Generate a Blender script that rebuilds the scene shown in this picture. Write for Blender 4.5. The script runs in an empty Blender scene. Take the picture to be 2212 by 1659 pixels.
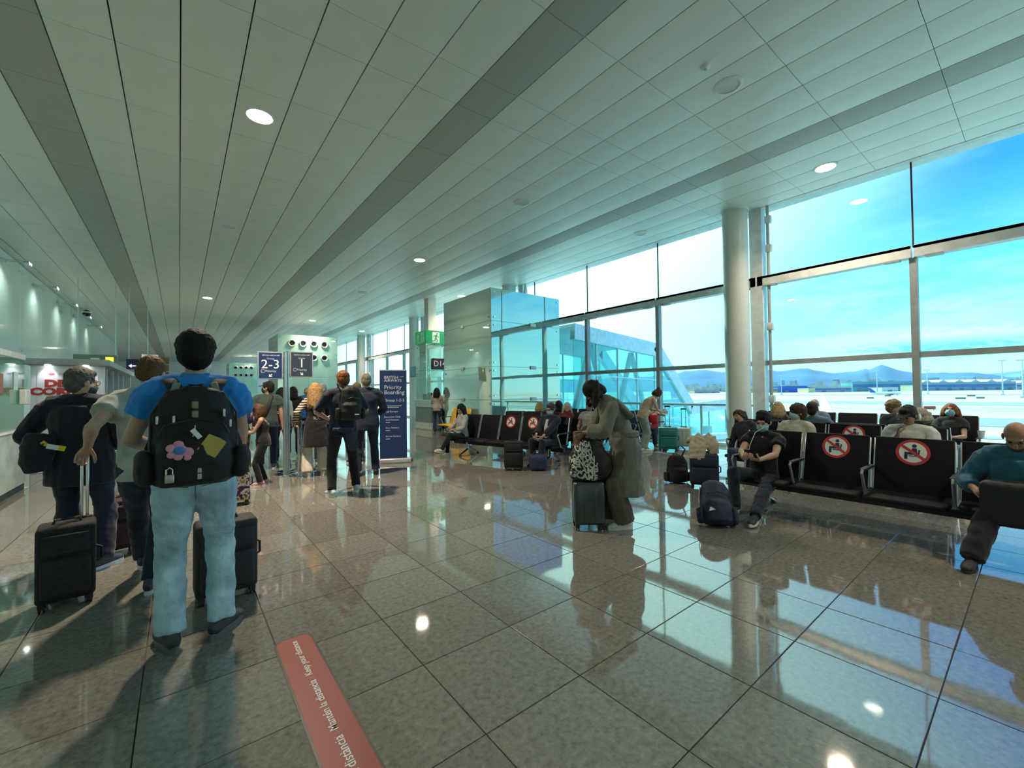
import bpy, bmesh, math, random
import numpy as np
from mathutils import Vector as V, Matrix, Euler
random.seed(7)
SC = bpy.context.scene
COL = SC.collection
PI = math.pi
def rad(a): return a * PI / 180

# ---------------------------------------------------------------- camera
F_PX, CAM_H = 905.5, 1.49
YAW, PITCH, ROLL = rad(38.447), rad(1.095), rad(-.66)
_f = V((math.sin(YAW) * math.cos(PITCH), math.cos(YAW) * math.cos(PITCH), math.sin(PITCH)))
_r0 = V((math.cos(YAW), -math.sin(YAW), 0)); _u0 = _r0.cross(_f)
_r = _r0 * math.cos(ROLL) + _u0 * math.sin(ROLL)
_u = -_r0 * math.sin(ROLL) + _u0 * math.cos(ROLL)
cam_d = bpy.data.cameras.new('camera'); cam = bpy.data.objects.new('camera', cam_d); COL.objects.link(cam)
cam_d.sensor_fit = 'HORIZONTAL'; cam_d.sensor_width = 36; cam_d.lens = F_PX / 2212 * 36
cam_d.clip_start = .05; cam_d.clip_end = 9000
m = Matrix((_r, _u, -_f)).transposed().to_4x4(); m.translation = (0, 0, CAM_H)
cam.matrix_world = m; SC.camera = cam
def ray(x, y): return _r * ((x - 1106) / F_PX) - _u * ((y - 829.5) / F_PX) + _f     # photo pixel -> direction
def project(p):
    d = V(p) - V((0, 0, CAM_H)); z = d.dot(_f)
    return (1106 + F_PX * d.dot(_r) / z, 829.5 - F_PX * d.dot(_u) / z, z)

# ---------------------------------------------------------------- colour management, world, sun
SC.view_settings.view_transform = 'Standard'; SC.view_settings.look = 'None'
SC.view_settings.gamma = 1; SC.view_settings.exposure = 0.85; SC.view_settings.use_curve_mapping = False
SUN_AZ, SUN_EL, SUN_POWER = rad(24), rad(42), 5.8
SUN_DIR = V((math.sin(SUN_AZ) * math.cos(SUN_EL), math.cos(SUN_AZ) * math.cos(SUN_EL), math.sin(SUN_EL)))
W = bpy.data.worlds.new('sky'); SC.world = W; W.use_nodes = True
nt = W.node_tree; nt.nodes.clear()
def N(t, **k):
    n = nt.nodes.new(t)
    for a, b in k.items(): setattr(n, a, b)
    return n
def L(a, b): nt.links.new(a, b)
def ramp(n, stops):
    e = n.color_ramp.elements
    while len(e) < len(stops): e.new(.5)
    for q, (p, c) in zip(e, stops): q.position = p; q.color = (*c, 1) if len(c) == 3 else c
tc = N('ShaderNodeTexCoord'); sep = N('ShaderNodeSeparateXYZ'); L(tc.outputs['Generated'], sep.inputs[0])
g = N('ShaderNodeValToRGB')
ramp(g, [(0, (.78, .90, .90)), (.07, (.58, .94, 1.0)), (.2, (.22, .62, 1.0)), (.34, (.06, .30, .92)), (.6, (.05, .27, .85)), (1, (.05, .22, .7))])
L(sep.outputs['Z'], g.inputs[0])
dot = N('ShaderNodeVectorMath', operation='DOT_PRODUCT'); L(tc.outputs['Generated'], dot.inputs[0]); dot.inputs[1].default_value = SUN_DIR
glow = N('ShaderNodeMapRange'); glow.interpolation_type = 'SMOOTHSTEP'
L(dot.outputs['Value'], glow.inputs[0]); glow.inputs[1].default_value = .52; glow.inputs[2].default_value = .88
mixg = N('ShaderNodeMix', data_type='RGBA'); L(glow.outputs[0], mixg.inputs[0]); L(g.outputs[0], mixg.inputs[6]); mixg.inputs[7].default_value = (1.45, 1.55, 1.5, 1)
# thin clouds low over the hills
mp = N('ShaderNodeMapping'); mp.inputs['Scale'].default_value = (2.2, 2.2, 9); L(tc.outputs['Generated'], mp.inputs[0])
nz = N('ShaderNodeTexNoise'); nz.inputs['Scale'].default_value = 1.6; nz.inputs['Detail'].default_value = 7; nz.inputs['Roughness'].default_value = .62
L(mp.outputs[0], nz.inputs['Vector'])
cr = N('ShaderNodeValToRGB'); ramp(cr, [(.50, (0, 0, 0)), (.72, (1, 1, 1))]); L(nz.outputs['Fac'], cr.inputs[0])
band = N('ShaderNodeValToRGB'); ramp(band, [(0, (0, 0, 0)), (.05, (.35, .35, .35)), (.13, (.6, .6, .6)), (.24, (.16, .16, .16)), (.7, (.08, .08, .08))]); L(sep.outputs['Z'], band.inputs[0])
cf = N('ShaderNodeMath', operation='MULTIPLY'); L(cr.outputs[0], cf.inputs[0]); L(band.outputs[0], cf.inputs[1])
mixc = N('ShaderNodeMix', data_type='RGBA'); L(cf.outputs[0], mixc.inputs[0]); L(mixg.outputs[2], mixc.inputs[6]); mixc.inputs[7].default_value = (1.15, 1.2, 1.2, 1)
# one long grey-blue cloud above the far ridge
cdir = ray(2040, 742).normalized(); cx = V((cdir.y, -cdir.x, 0)).normalized()
sub = N('ShaderNodeVectorMath', operation='SUBTRACT'); L(tc.outputs['Generated'], sub.inputs[0]); sub.inputs[1].default_value = cdir
d1 = N('ShaderNodeVectorMath', operation='DOT_PRODUCT'); L(sub.outputs[0], d1.inputs[0]); d1.inputs[1].default_value = cx / .13
d2 = N('ShaderNodeVectorMath', operation='DOT_PRODUCT'); L(sub.outputs[0], d2.inputs[0]); d2.inputs[1].default_value = (0, 0, 1 / .026)
p1 = N('ShaderNodeMath', operation='POWER'); L(d1.outputs['Value'], p1.inputs[0]); p1.inputs[1].default_value = 2
p2 = N('ShaderNodeMath', operation='POWER'); L(d2.outputs['Value'], p2.inputs[0]); p2.inputs[1].default_value = 2
ad = N('ShaderNodeMath', operation='ADD'); L(p1.outputs[0], ad.inputs[0]); L(p2.outputs[0], ad.inputs[1])
nz2 = N('ShaderNodeTexNoise'); nz2.inputs['Scale'].default_value = 26; nz2.inputs['Detail'].default_value = 6; L(mp.outputs[0], nz2.inputs['Vector'])
ad2 = N('ShaderNodeMath', operation='MULTIPLY_ADD'); L(nz2.outputs['Fac'], ad2.inputs[0]); ad2.inputs[1].default_value = 2.6; L(ad.outputs[0], ad2.inputs[2])
cm = N('ShaderNodeMapRange'); L(ad2.outputs[0], cm.inputs[0]); cm.inputs[1].default_value = 2.35; cm.inputs[2].default_value = 1.35
cup = N('ShaderNodeMapRange'); L(d2.outputs['Value'], cup.inputs[0]); cup.inputs[1].default_value = -.1; cup.inputs[2].default_value = .7
ccol = N('ShaderNodeMix', data_type='RGBA'); L(cup.outputs[0], ccol.inputs[0]); ccol.inputs[6].default_value = (.26, .56, .72, 1); ccol.inputs[7].default_value = (1, 1.05, 1.05, 1)
mixd = N('ShaderNodeMix', data_type='RGBA'); L(cm.outputs[0], mixd.inputs[0]); L(mixc.outputs[2], mixd.inputs[6]); L(ccol.outputs[2], mixd.inputs[7])
bg = N('ShaderNodeBackground'); bg.inputs['Strength'].default_value = 1.12; L(mixd.outputs[2], bg.inputs['Color'])
wo = N('ShaderNodeOutputWorld'); L(bg.outputs[0], wo.inputs['Surface'])
sl = bpy.data.lights.new('sun', 'SUN'); sl.energy = SUN_POWER; sl.color = (1, .95, .86); sl.angle = rad(1.2)
so = bpy.data.objects.new('sun', sl); COL.objects.link(so); so.rotation_euler = (-SUN_DIR).to_track_quat('-Z', 'Y').to_euler(); so.location = SUN_DIR * 80

cy = SC.cycles; cy.max_bounces = 7; cy.diffuse_bounces = 4; cy.glossy_bounces = 4; cy.transparent_max_bounces = 14; cy.caustics_reflective = False; cy.caustics_refractive = False; cy.sample_clamp_indirect = 8

# ---------------------------------------------------------------- materials
MATS = {}
def mat(name, col=(.5, .5, .5), rough=.5, metal=0, var=.12, vs=6, bump=0, bs=40, spec=.5, emit=None, es=1, alpha=None, coat=0, sheen=0, ior=1.5):
    """procedural principled material: colour broken up by noise, optional fine relief"""
    if name in MATS: return MATS[name]
    global nt
    mt = bpy.data.materials.new(name); mt.use_nodes = True; nt = mt.node_tree
    b = nt.nodes['Principled BSDF']
    b.inputs['Roughness'].default_value = rough; b.inputs['Metallic'].default_value = metal
    b.inputs['Specular IOR Level'].default_value = spec; b.inputs['Coat Weight'].default_value = coat; b.inputs['IOR'].default_value = ior
    b.inputs['Coat Roughness'].default_value = .06; b.inputs['Sheen Weight'].default_value = sheen
    t = N('ShaderNodeTexCoord')
    if var > 0:
        n = N('ShaderNodeTexNoise'); n.inputs['Scale'].default_value = vs; n.inputs['Detail'].default_value = 4; L(t.outputs['Object'], n.inputs['Vector'])
        r = N('ShaderNodeValToRGB'); ramp(r, [(.3, tuple(c * (1 - var) for c in col)), (.7, tuple(min(1, c * (1 + var)) for c in col))])
        L(n.outputs['Fac'], r.inputs[0]); L(r.outputs[0], b.inputs['Base Color'])
    else: b.inputs['Base Color'].default_value = (*col, 1)
    if bump:
        n2 = N('ShaderNodeTexNoise'); n2.inputs['Scale'].default_value = bs; n2.inputs['Detail'].default_value = 3; L(t.outputs['Object'], n2.inputs['Vector'])
        bp = N('ShaderNodeBump'); bp.inputs['Strength'].default_value = bump; bp.inputs['Distance'].default_value = .01
        L(n2.outputs['Fac'], bp.inputs['Height']); L(bp.outputs[0], b.inputs['Normal'])
    if emit:
        b.inputs['Emission Color'].default_value = (*emit, 1); b.inputs['Emission Strength'].default_value = es
    MATS[name] = mt; return mt
def glass(name, tint=(.86, .97, .95), gloss=(1, 1, 1), ior=1.45, rough=.0, base=0, bcol=(.5, .8, .75)):
    """sheet glass: clear transmission with a Fresnel mirror, plus an optional body colour"""
    if name in MATS: return MATS[name]
    global nt
    mt = bpy.data.materials.new(name); mt.use_nodes = True; nt = mt.node_tree; nt.nodes.clear()
    o = N('ShaderNodeOutputMaterial'); tr = N('ShaderNodeBsdfTransparent'); tr.inputs[0].default_value = (*tint, 1)
    gl = N('ShaderNodeBsdfGlossy'); gl.inputs['Roughness'].default_value = rough; gl.inputs[0].default_value = (*gloss, 1)
    lw_ = N('ShaderNodeLayerWeight'); lw_.inputs[0].default_value = .5; pw = N('ShaderNodeMath', operation='POWER'); L(lw_.outputs['Facing'], pw.inputs[0]); pw.inputs[1].default_value = 5
    fr = N('ShaderNodeMath', operation='MULTIPLY_ADD'); L(pw.outputs[0], fr.inputs[0]); fr.inputs[1].default_value = .9; fr.inputs[2].default_value = .035; mx = N('ShaderNodeMixShader')
    L(fr.outputs[0], mx.inputs[0]); L(tr.outputs[0], mx.inputs[1]); L(gl.outputs[0], mx.inputs[2])
    if base:
        df = N('ShaderNodeBsdfDiffuse'); df.inputs[0].default_value = (*bcol, 1); m2 = N('ShaderNodeMixShader'); m2.inputs[0].default_value = base
        L(tr.outputs[0], m2.inputs[1]); L(df.outputs[0], m2.inputs[2]); L(m2.outputs[0], mx.inputs[1])
    L(mx.outputs[0], o.inputs[0]); MATS[name] = mt; return mt
def floor_mat(name):
    global nt
    mt = bpy.data.materials.new(name); mt.use_nodes = True; nt = mt.node_tree; b = nt.nodes['Principled BSDF']
    geo = N('ShaderNodeNewGeometry'); oi = N('ShaderNodeObjectInfo')
    n1 = N('ShaderNodeTexNoise'); n1.inputs['Scale'].default_value = 30; n1.inputs['Detail'].default_value = 8; n1.inputs['Roughness'].default_value = .7; L(geo.outputs['Position'], n1.inputs['Vector'])
    v1 = N('ShaderNodeTexVoronoi'); v1.inputs['Scale'].default_value = 38; L(geo.outputs['Position'], v1.inputs['Vector'])
    r1 = N('ShaderNodeValToRGB'); ramp(r1, [(.28, (.10, .10, .09)), (.46, (.185, .185, .165)), (.60, (.235, .235, .21)), (.75, (.33, .335, .30))]); L(n1.outputs['Fac'], r1.inputs[0])
    r2 = N('ShaderNodeValToRGB'); ramp(r2, [(0, (.6, .58, .56)), (.12, (1, 1, 1))]); L(v1.outputs['Distance'], r2.inputs[0])
    mx = N('ShaderNodeMix', data_type='RGBA', blend_type='MULTIPLY'); mx.inputs[0].default_value = .45; L(r1.outputs[0], mx.inputs[6]); L(r2.outputs[0], mx.inputs[7])
    hv = N('ShaderNodeHueSaturation'); mr = N('ShaderNodeMapRange'); L(oi.outputs['Random'], mr.inputs[0]); mr.inputs[3].default_value = .88; mr.inputs[4].default_value = 1.12
    L(mr.outputs[0], hv.inputs['Value']); L(mx.outputs[2], hv.inputs['Color']); L(hv.outputs[0], b.inputs['Base Color'])
    b.inputs['Roughness'].default_value = .045; b.inputs['IOR'].default_value = 2.1; b.inputs['Specular IOR Level'].default_value = .5
    n3 = N('ShaderNodeTexNoise'); n3.inputs['Scale'].default_value = 2.2; L(geo.outputs['Position'], n3.inputs['Vector'])
    bp = N('ShaderNodeBump'); bp.inputs['Strength'].default_value = .02; bp.inputs['Distance'].default_value = .05; L(n3.outputs['Fac'], bp.inputs['Height']); L(bp.outputs[0], b.inputs['Normal'])
    MATS[name] = mt; return mt

# ---------------------------------------------------------------- mesh helpers
def ring_frame(t, lat):
    t = t.normalized(); x = lat - t * lat.dot(t)
    if x.length < 1e-4: x = V((0, 1, 0)) - t * t.y
    if x.length < 1e-4: x = V((1, 0, 0)) - t * t.x
    x.normalize(); return x, t.cross(x)
class MB:
    """collects closed pieces; build() links them as one mesh object"""
    def __init__(s): s.v = []; s.f = []
    def add(s, v, f):
        o = len(s.v); s.v += [tuple(p) for p in v]; s.f += [tuple(i + o for i in q) for q in f]; return s
    def box(s, a, b, M=None):
        (x0, y0, z0), (x1, y1, z1) = a, b
        v = [V(p) for p in ((x0, y0, z0), (x1, y0, z0), (x1, y1, z0), (x0, y1, z0), (x0, y0, z1), (x1, y0, z1), (x1, y1, z1), (x0, y1, z1))]
        if M is not None: v = [M @ p for p in v]
        return s.add(v, [(3, 2, 1, 0), (4, 5, 6, 7), (0, 1, 5, 4), (1, 2, 6, 5), (2, 3, 7, 6), (3, 0, 4, 7)])
    def rbox(s, a, b, r=.02, seg=2, M=None):
        """box with rounded edges"""
        bm = bmesh.new(); c = [(p + q) / 2 for p, q in zip(a, b)]; d = [abs(q - p) for p, q in zip(a, b)]
        bmesh.ops.create_cube(bm, size=1)
        for v in bm.verts: v.co = V((c[0] + v.co.x * d[0], c[1] + v.co.y * d[1], c[2] + v.co.z * d[2]))
        r = min(r, min(d) * .49)
        bmesh.ops.bevel(bm, geom=bm.edges[:], offset=r, segments=seg, profile=.5, affect='EDGES')
        bm.verts.index_update()
        v = [M @ p.co if M is not None else p.co.copy() for p in bm.verts]; f = [[q.index for q in x.verts] for x in bm.faces]; bm.free()
        return s.add(v, f)
    def loft(s, pts, rx, ry=None, lat=(1, 0, 0), n=10, M=None):
        pts = [V(p) for p in pts]; k = len(pts); lat = V(lat)
        rx = [rx] * k if not hasattr(rx, '__len__') else list(rx)
        ry = rx if ry is None else ([ry] * k if not hasattr(ry, '__len__') else list(ry))
        v = []; f = []
        for i, p in enumerate(pts):
            t = (pts[min(i + 1, k - 1)] - pts[max(i - 1, 0)])
            if t.length < 1e-6: t = V((0, 0, 1))
            x, y = ring_frame(t, lat)
            for j in range(n):
                a = 2 * PI * j / n; q = p + x * (rx[i] * math.cos(a)) + y * (ry[i] * math.sin(a)); v.append(M @ q if M is not None else q)
        for i in range(k - 1):
            for j in range(n):
                j2 = (j + 1) % n; f.append((i * n + j, i * n + j2, (i + 1) * n + j2, (i + 1) * n + j))
        f.append(tuple(range(n - 1, -1, -1))); f.append(tuple((k - 1) * n + j for j in range(n)))
        return s.add(v, f)
    def cyl(s, a, b, r0, r1=None, n=14, M=None): return s.loft([a, b], [r0, r0 if r1 is None else r1], n=n, M=M)
    def tube(s, pts, r, n=8, M=None): return s.loft(pts, r, n=n, M=M)
    def ell(s, c, r, M=None, nu=12, nv=8):
        c = V(c); v = []; f = []
        for i in range(1, nv):
            th = PI * i / nv
            for j in range(nu):
                a = 2 * PI * j / nu; p = V((r[0] * math.sin(th) * math.cos(a), r[1] * math.sin(th) * math.sin(a), r[2] * math.cos(th)))
                v.append(c + p)
        v.append(c + V((0, 0, r[2]))); v.append(c - V((0, 0, r[2]))); T = len(v) - 2
        for i in range(nv - 2):
            for j in range(nu):
                j2 = (j + 1) % nu; f.append((i * nu + j, (i + 1) * nu + j, (i + 1) * nu + j2, i * nu + j2))
        for j in range(nu):
            j2 = (j + 1) % nu; f.append((T, j, j2)); f.append((T + 1, (nv - 2) * nu + j2, (nv - 2) * nu + j))
        if M is not None: v = [M @ p for p in v]
        return s.add(v, f)
    def lathe(s, prof, c=(0, 0, 0), n=24, M=None, axis='z'):
        v = []; f = []; k = len(prof)
        for r, z in prof:
            for j in range(n):
                a = 2 * PI * j / n; p = V((r * math.cos(a), r * math.sin(a), z)) if axis == 'z' else (V((z, r * math.cos(a), r * math.sin(a))) if axis == 'x' else V((r * math.sin(a), z, r * math.cos(a))))
                p += V(c); v.append(M @ p if M is not None else p)
        for i in range(k - 1):
            for j in range(n):
                j2 = (j + 1) % n; f.append((i * n + j, i * n + j2, (i + 1) * n + j2, (i + 1) * n + j))
        f.append(tuple(range(n - 1, -1, -1))); f.append(tuple((k - 1) * n + j for j in range(n)))
        return s.add(v, f)
    def prism(s, poly, h, M=None):
        """2-D outline in local xy, thickness h along local z"""
        n = len(poly); v = [V((x, y, 0)) for x, y in poly] + [V((x, y, h)) for x, y in poly]
        if M is not None: v = [M @ p for p in v]
        return s.add(v, [tuple(range(n - 1, -1, -1)), tuple(range(n, 2 * n))] + [(i, (i + 1) % n, n + (i + 1) % n, n + i) for i in range(n)])
    def mesh(s, name, smooth=40):
        me = bpy.data.meshes.new(name); me.from_pydata(s.v, [], s.f)
        bm = bmesh.new(); bm.from_mesh(me); bmesh.ops.recalc_face_normals(bm, faces=bm.faces); bm.to_mesh(me); bm.free()
        shade(me, smooth); return me
    def build(s, name, mt, parent=None, smooth=40, M=None):
        return link(name, s.mesh(name, smooth), mt, parent, M)
def shade(me, ang):
    if ang:
        me.polygons.foreach_set('use_smooth', [True] * len(me.polygons)); me.set_sharp_from_angle(angle=rad(ang))
def link(name, me, mt, parent=None, M=None):
    o = bpy.data.objects.new(name, me); COL.objects.link(o)
    if mt is not None and not me.materials: me.materials.append(mt)
    if parent is not None: o.parent = parent
    if M is not None: o.matrix_local = M
    return o
def tag(o, label, cat, group=None, kind=None):
    o['label'] = label; o['category'] = cat
    if group: o['group'] = group
    if kind: o['kind'] = kind
    return o
def thing(name, label, cat, loc=(0, 0, 0), rz=0, group=None, scale=None):
    o = bpy.data.objects.new(name, None); COL.objects.link(o); o.location = loc; o.rotation_euler = (0, 0, rad(rz)); o.empty_display_size = .1
    return tag(o, label, cat, group)
def struct(o, label=None):
    o['kind'] = 'structure'
    if label: o['label'] = label
    return o
def copy_tree(o, parent=None):
    c = o.copy(); COL.objects.link(c); c.parent = parent
    for ch in list(o.children): copy_tree(ch, c)
    return c
TMP = bpy.data.scenes.new('tmp')
def evaluated(ob):
    TMP.collection.objects.link(ob); TMP.view_layers[0].update(); dg = TMP.view_layers[0].depsgraph
    me = bpy.data.meshes.new_from_object(ob.evaluated_get(dg), depsgraph=dg)
    TMP.collection.objects.unlink(ob); d = ob.data; bpy.data.objects.remove(ob)
    (bpy.data.curves if isinstance(d, bpy.types.Curve) else bpy.data.meshes).remove(d)
    return me
def text(s, size, mt, parent=None, M=None, name='lettering', align='CENTER', ext=.0008, bold=0, xs=1):
    c = bpy.data.curves.new('t', 'FONT'); c.body = s; c.size = size; c.align_x = align; c.align_y = 'CENTER'; c.extrude = ext; c.offset = bold; c.resolution_u = 3
    me = evaluated(bpy.data.objects.new('t', c))
    me.materials.clear()
    if xs != 1: me.transform(Matrix.Diagonal((xs, 1, 1, 1)))
    return link(name, me, mt, parent, M)
def frame(o, x, y, z=None):
    """matrix from origin and two axes"""
    x = V(x).normalized(); y = V(y); y = (y - x * y.dot(x)).normalized(); z = x.cross(y)
    return Matrix(((x.x, y.x, z.x, o[0]), (x.y, y.y, z.y, o[1]), (x.z, y.z, z.z, o[2]), (0, 0, 0, 1)))
def folds(co, amp, wl, seed=0, k=9, zs=.35):
    """sum of waves in random directions: soft cloth creases"""
    r = np.random.RandomState(seed); d = np.zeros(len(co))
    for i in range(k):
        u = r.normal(size=3); u[2] *= .9; u /= np.linalg.norm(u)
        d += 1 - 1.6 * np.abs(np.sin(co @ u * (PI / (wl * (.6 + .9 * r.rand()))) + r.rand() * 6.28 + 1.2 * np.sin(co @ r.normal(size=3) * 9)))
    return amp * d / math.sqrt(k)
def solid(mb, name, vox=.014, smooth=2, amp=0, wl=.09, seed=0, zmin=None, extra=None):
    """unite overlapping closed pieces into one continuous skin, then crease it"""
    me = bpy.data.meshes.new(name); me.from_pydata(mb.v, [], mb.f)
    bm = bmesh.new(); bm.from_mesh(me); bmesh.ops.recalc_face_normals(bm, faces=bm.faces); bm.to_mesh(me); bm.free()
    ob = bpy.data.objects.new(name, me); md = ob.modifiers.new('r', 'REMESH'); md.mode = 'VOXEL'; md.voxel_size = vox
    if smooth: s = ob.modifiers.new('s', 'SMOOTH'); s.iterations = smooth; s.factor = .5
    me = evaluated(ob); n = len(me.vertices)
    if amp or zmin is not None:
        co = np.empty(n * 3); me.vertices.foreach_get('co', co); co = co.reshape(-1, 3)
        if amp:
            nr = np.empty(n * 3); me.vertices.foreach_get('normal', nr); nr = nr.reshape(-1, 3)
            co = co + nr * folds(co, amp, wl, seed)[:, None]
        if zmin is not None: co[:, 2] = np.maximum(co[:, 2], zmin)
        me.vertices.foreach_set('co', co.ravel()); me.update()
    if extra is not None and extra.v:
        e = bpy.data.meshes.new('e'); e.from_pydata(extra.v, [], extra.f)
        bm = bmesh.new(); bm.from_mesh(me); bm.from_mesh(e); bmesh.ops.recalc_face_normals(bm, faces=bm.faces); bm.to_mesh(me); bm.free(); bpy.data.meshes.remove(e)
    me.polygons.foreach_set('use_smooth', [True] * len(me.polygons)); me.name = name
    return me

def conform(o, pts, d, lift=.003):
    """drop points onto the surface of mesh object o along direction d (both in the parent's frame)"""
    from mathutils.bvhtree import BVHTree
    t = BVHTree.FromPolygons([v.co.copy() for v in o.data.vertices], [tuple(p.vertices) for p in o.data.polygons]); d = V(d).normalized(); out = []
    last = None
    for p in pts:
        h = t.ray_cast(V(p) - d * .6, d); q = (h[0] - d * lift) if h[0] is not None else (V(p) if last is None else V(p) - d * (V(p) - last).dot(d)); last = q; out.append(q)
    return out
def patch(name, o, c, x, y, w, h, mt, parent, d, nx=6, ny=6, thick=.004, skew=0):
    """cloth patch w x h laid on a surface"""
    x, y, c = V(x), V(y), V(c); g = [c + x * (w * (i / nx - .5)) + y * (h * (j / ny - .5) + skew * (i / nx - .5)) for j in range(ny + 1) for i in range(nx + 1)]
    a = conform(o, g, d, thick); b = conform(o, g, d, -.01); n = len(g); f = []
    for j in range(ny):
        for i in range(nx):
            k = j * (nx + 1) + i; f.append((k, k + 1, k + nx + 2, k + nx + 1)); f.append((n + k, n + k + nx + 1, n + k + nx + 2, n + k + 1))
    ed = [i for i in range(nx)] + [nx + (nx + 1) * j for j in range(ny)] + [n - 1 - i for i in range(nx)] + [(nx + 1) * (ny - j) for j in range(ny)]
    for p, q in zip(ed, ed[1:] + ed[:1]): f.append((p, q, n + q, n + p))
    return MB().add(a + b, f).build(name, mt, parent, 60)
def print_on(s_, size, mt, o, parent, M, d, name='print', **k):
    t = text(s_, size, mt, parent, None, name, ext=0, **k); pts = conform(o, [M @ v.co for v in t.data.vertices], d, .004)
    for v, p in zip(t.data.vertices, pts): v.co = p
    return t
# ================================================================ the hall
C0, CS = 5.5, .04                       # the ceiling rises gently towards the windows
XL, XW, YB, YE = -3.6, 11.3, -13.0, 62.0
def ceil_z(x): return C0 + CS * x
def seen_area(pts):
    q = [project(p) for p in pts]
    if min(a[2] for a in q) < .3: return 0
    cx = sum(a[0] for a in q) / len(q); cy = sum(a[1] for a in q) / len(q)
    if not (-60 < cx < 2272 and -60 < cy < 1719): return 0
    s = 0
    for i in range(len(q)):
        a, b = q[i], q[(i + 1) % len(q)]; s += a[0] * b[1] - b[0] * a[1]
    return abs(s) / 2
# ---- floor: polished stone tiles on a dark bed
GROUT = mat('grout', (.05, .045, .04), .7)
TILE = floor_mat('polished_stone')
floor = MB().box((-9, YB, -.3), (XW + .1, YE, -.006)).build('floor', GROUT); struct(floor, 'polished grey-brown stone tile floor')
TS, TX0, TY0, GAP = .6, .452 - .6 * 16, .935 - .6 * 23, .003
cells = []
for i in range(35):
    for j in range(126):
        x, y = TX0 + TS * i, TY0 + TS * j
        if x < -9 or x + TS > XW + .35: continue
        cells.append((seen_area([(x, y, 0), (x + TS, y, 0), (x + TS, y + TS, 0), (x, y + TS, 0)]), x, y))
cells.sort(reverse=True)
tb = MB(); e = GAP
tb.add([(e, e, -.006), (TS - e, e, -.006), (TS - e, TS - e, -.006), (e, TS - e, -.006), (e, e, -.001), (TS - e, e, -.001), (TS - e, TS - e, -.001), (e, TS - e, -.001),
        (e + .002, e + .002, 0), (TS - e - .002, e + .002, 0), (TS - e - .002, TS - e - .002, 0), (e + .002, TS - e - .002, 0)],
       [(0, 1, 5, 4), (1, 2, 6, 5), (2, 3, 7, 6), (3, 0, 4, 7), (4, 5, 9, 8), (5, 6, 10, 9), (6, 7, 11, 10), (7, 4, 8, 11), (8, 9, 10, 11)])
tme = bpy.data.meshes.new('tile'); tme.from_pydata(tb.v, [], tb.f); tme.materials.append(TILE)
for k, (a, x, y) in enumerate(cells[:300]):
    o = link('tile', tme, None, floor); o.location = (x, y, random.uniform(-.0004, .0004))
rest = MB()
for a, x, y in cells[300:]:
    x1 = min(x + TS, XW + .1)
    rest.add([(x + e, y + e, 0), (x1 - e, y + e, 0), (x1 - e, y + TS - e, 0), (x + e, y + TS - e, 0)], [(0, 1, 2, 3)])
rme = bpy.data.meshes.new('tiles'); rme.from_pydata(rest.v, [], rest.f)
o = link('tile_field', rme, TILE, floor); o['kind'] = 'stuff'
# ---- ceiling: hung metal panels with darker perforated strips
CP = mat('ceiling_panel', (.72, .78, .73), .38, 0, .03, 3, spec=.5)
CSTRIP = mat('ceiling_perforated', (.40, .42, .39), .5, 0, .05, 90)
CBED = mat('ceiling_void', (.05, .055, .055), .8)
ceiling = MB()
ceiling.add([(-9, YB, ceil_z(-9) + .07), (XW + .25, YB, ceil_z(XW + .25) + .07), (XW + .25, YE, ceil_z(XW + .25) + .07), (-9, YE, ceil_z(-9) + .07),
             (-9, YB, ceil_z(-9) + .5), (XW + .25, YB, ceil_z(XW + .25) + .5), (XW + .25, YE, ceil_z(XW + .25) + .5), (-9, YE, ceil_z(-9) + .5)],
            [(0, 1, 2, 3), (4, 5, 6, 7), (0, 1, 5, 4), (1, 2, 6, 5), (2, 3, 7, 6), (3, 0, 4, 7)])
ceiling = ceiling.build('ceiling', CBED, smooth=0); struct(ceiling, 'suspended ceiling of long metal panels with darker strips')
xs = [-1.70 - .57 * k for k in range(12, 0, -1)] + [-1.70, -1.14, -.58, 0, .6, 1.2, 1.82, 2.46, 3.1, 3.72] + [3.72 + (8.15 - 3.72) / 7 * k for k in range(1, 8)] + [8.74] + [8.74 + (11.28 - 8.74) / 4 * k for k in range(1, 5)]
ys = [4.48 - 1.245 * k for k in range(14, 0, -1)] + [4.48, 5.1] + [5.1 + 1.26 * k for k in range(1, 46)]
strips = {12, 20, 28}
pan = []
for i in range(len(xs) - 1):
    for j in range(len(ys) - 1):
        if ys[j] < YB or ys[j + 1] > YE: continue
        x0, x1, y0, y1 = xs[i], xs[i + 1], ys[j], ys[j + 1]
        pan.append((seen_area([(x0, y0, ceil_z(x0)), (x1, y0, ceil_z(x1)), (x1, y1, ceil_z(x1)), (x0, y1, ceil_z(x0))]), i, j))
pan.sort(reverse=True)
pcache = {}
def panel_geo(i, j):
    w = xs[i + 1] - xs[i]; l = ys[j + 1] - ys[j]; a, b = (.007, .003); sag = .010
    v = []; f = []
    K = 6
    for y in (b, l - b):
        for k in range(K + 1):
            u = k / K; v.append((a + (w - 2 * a) * u, y, CS * w * u - sag * (1 - (2 * u - 1) ** 2)))
        v.append((w - a, y, CS * w + .05)); v.append((a, y, .05))
    n = K + 3
    for k in range(n): f.append((k, (k + 1) % n, n + (k + 1) % n, n + k))
    f.append(tuple(range(n))); f.append(tuple(range(n, 2 * n)))
    return v, f
restp, rests = MB(), MB()
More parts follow.
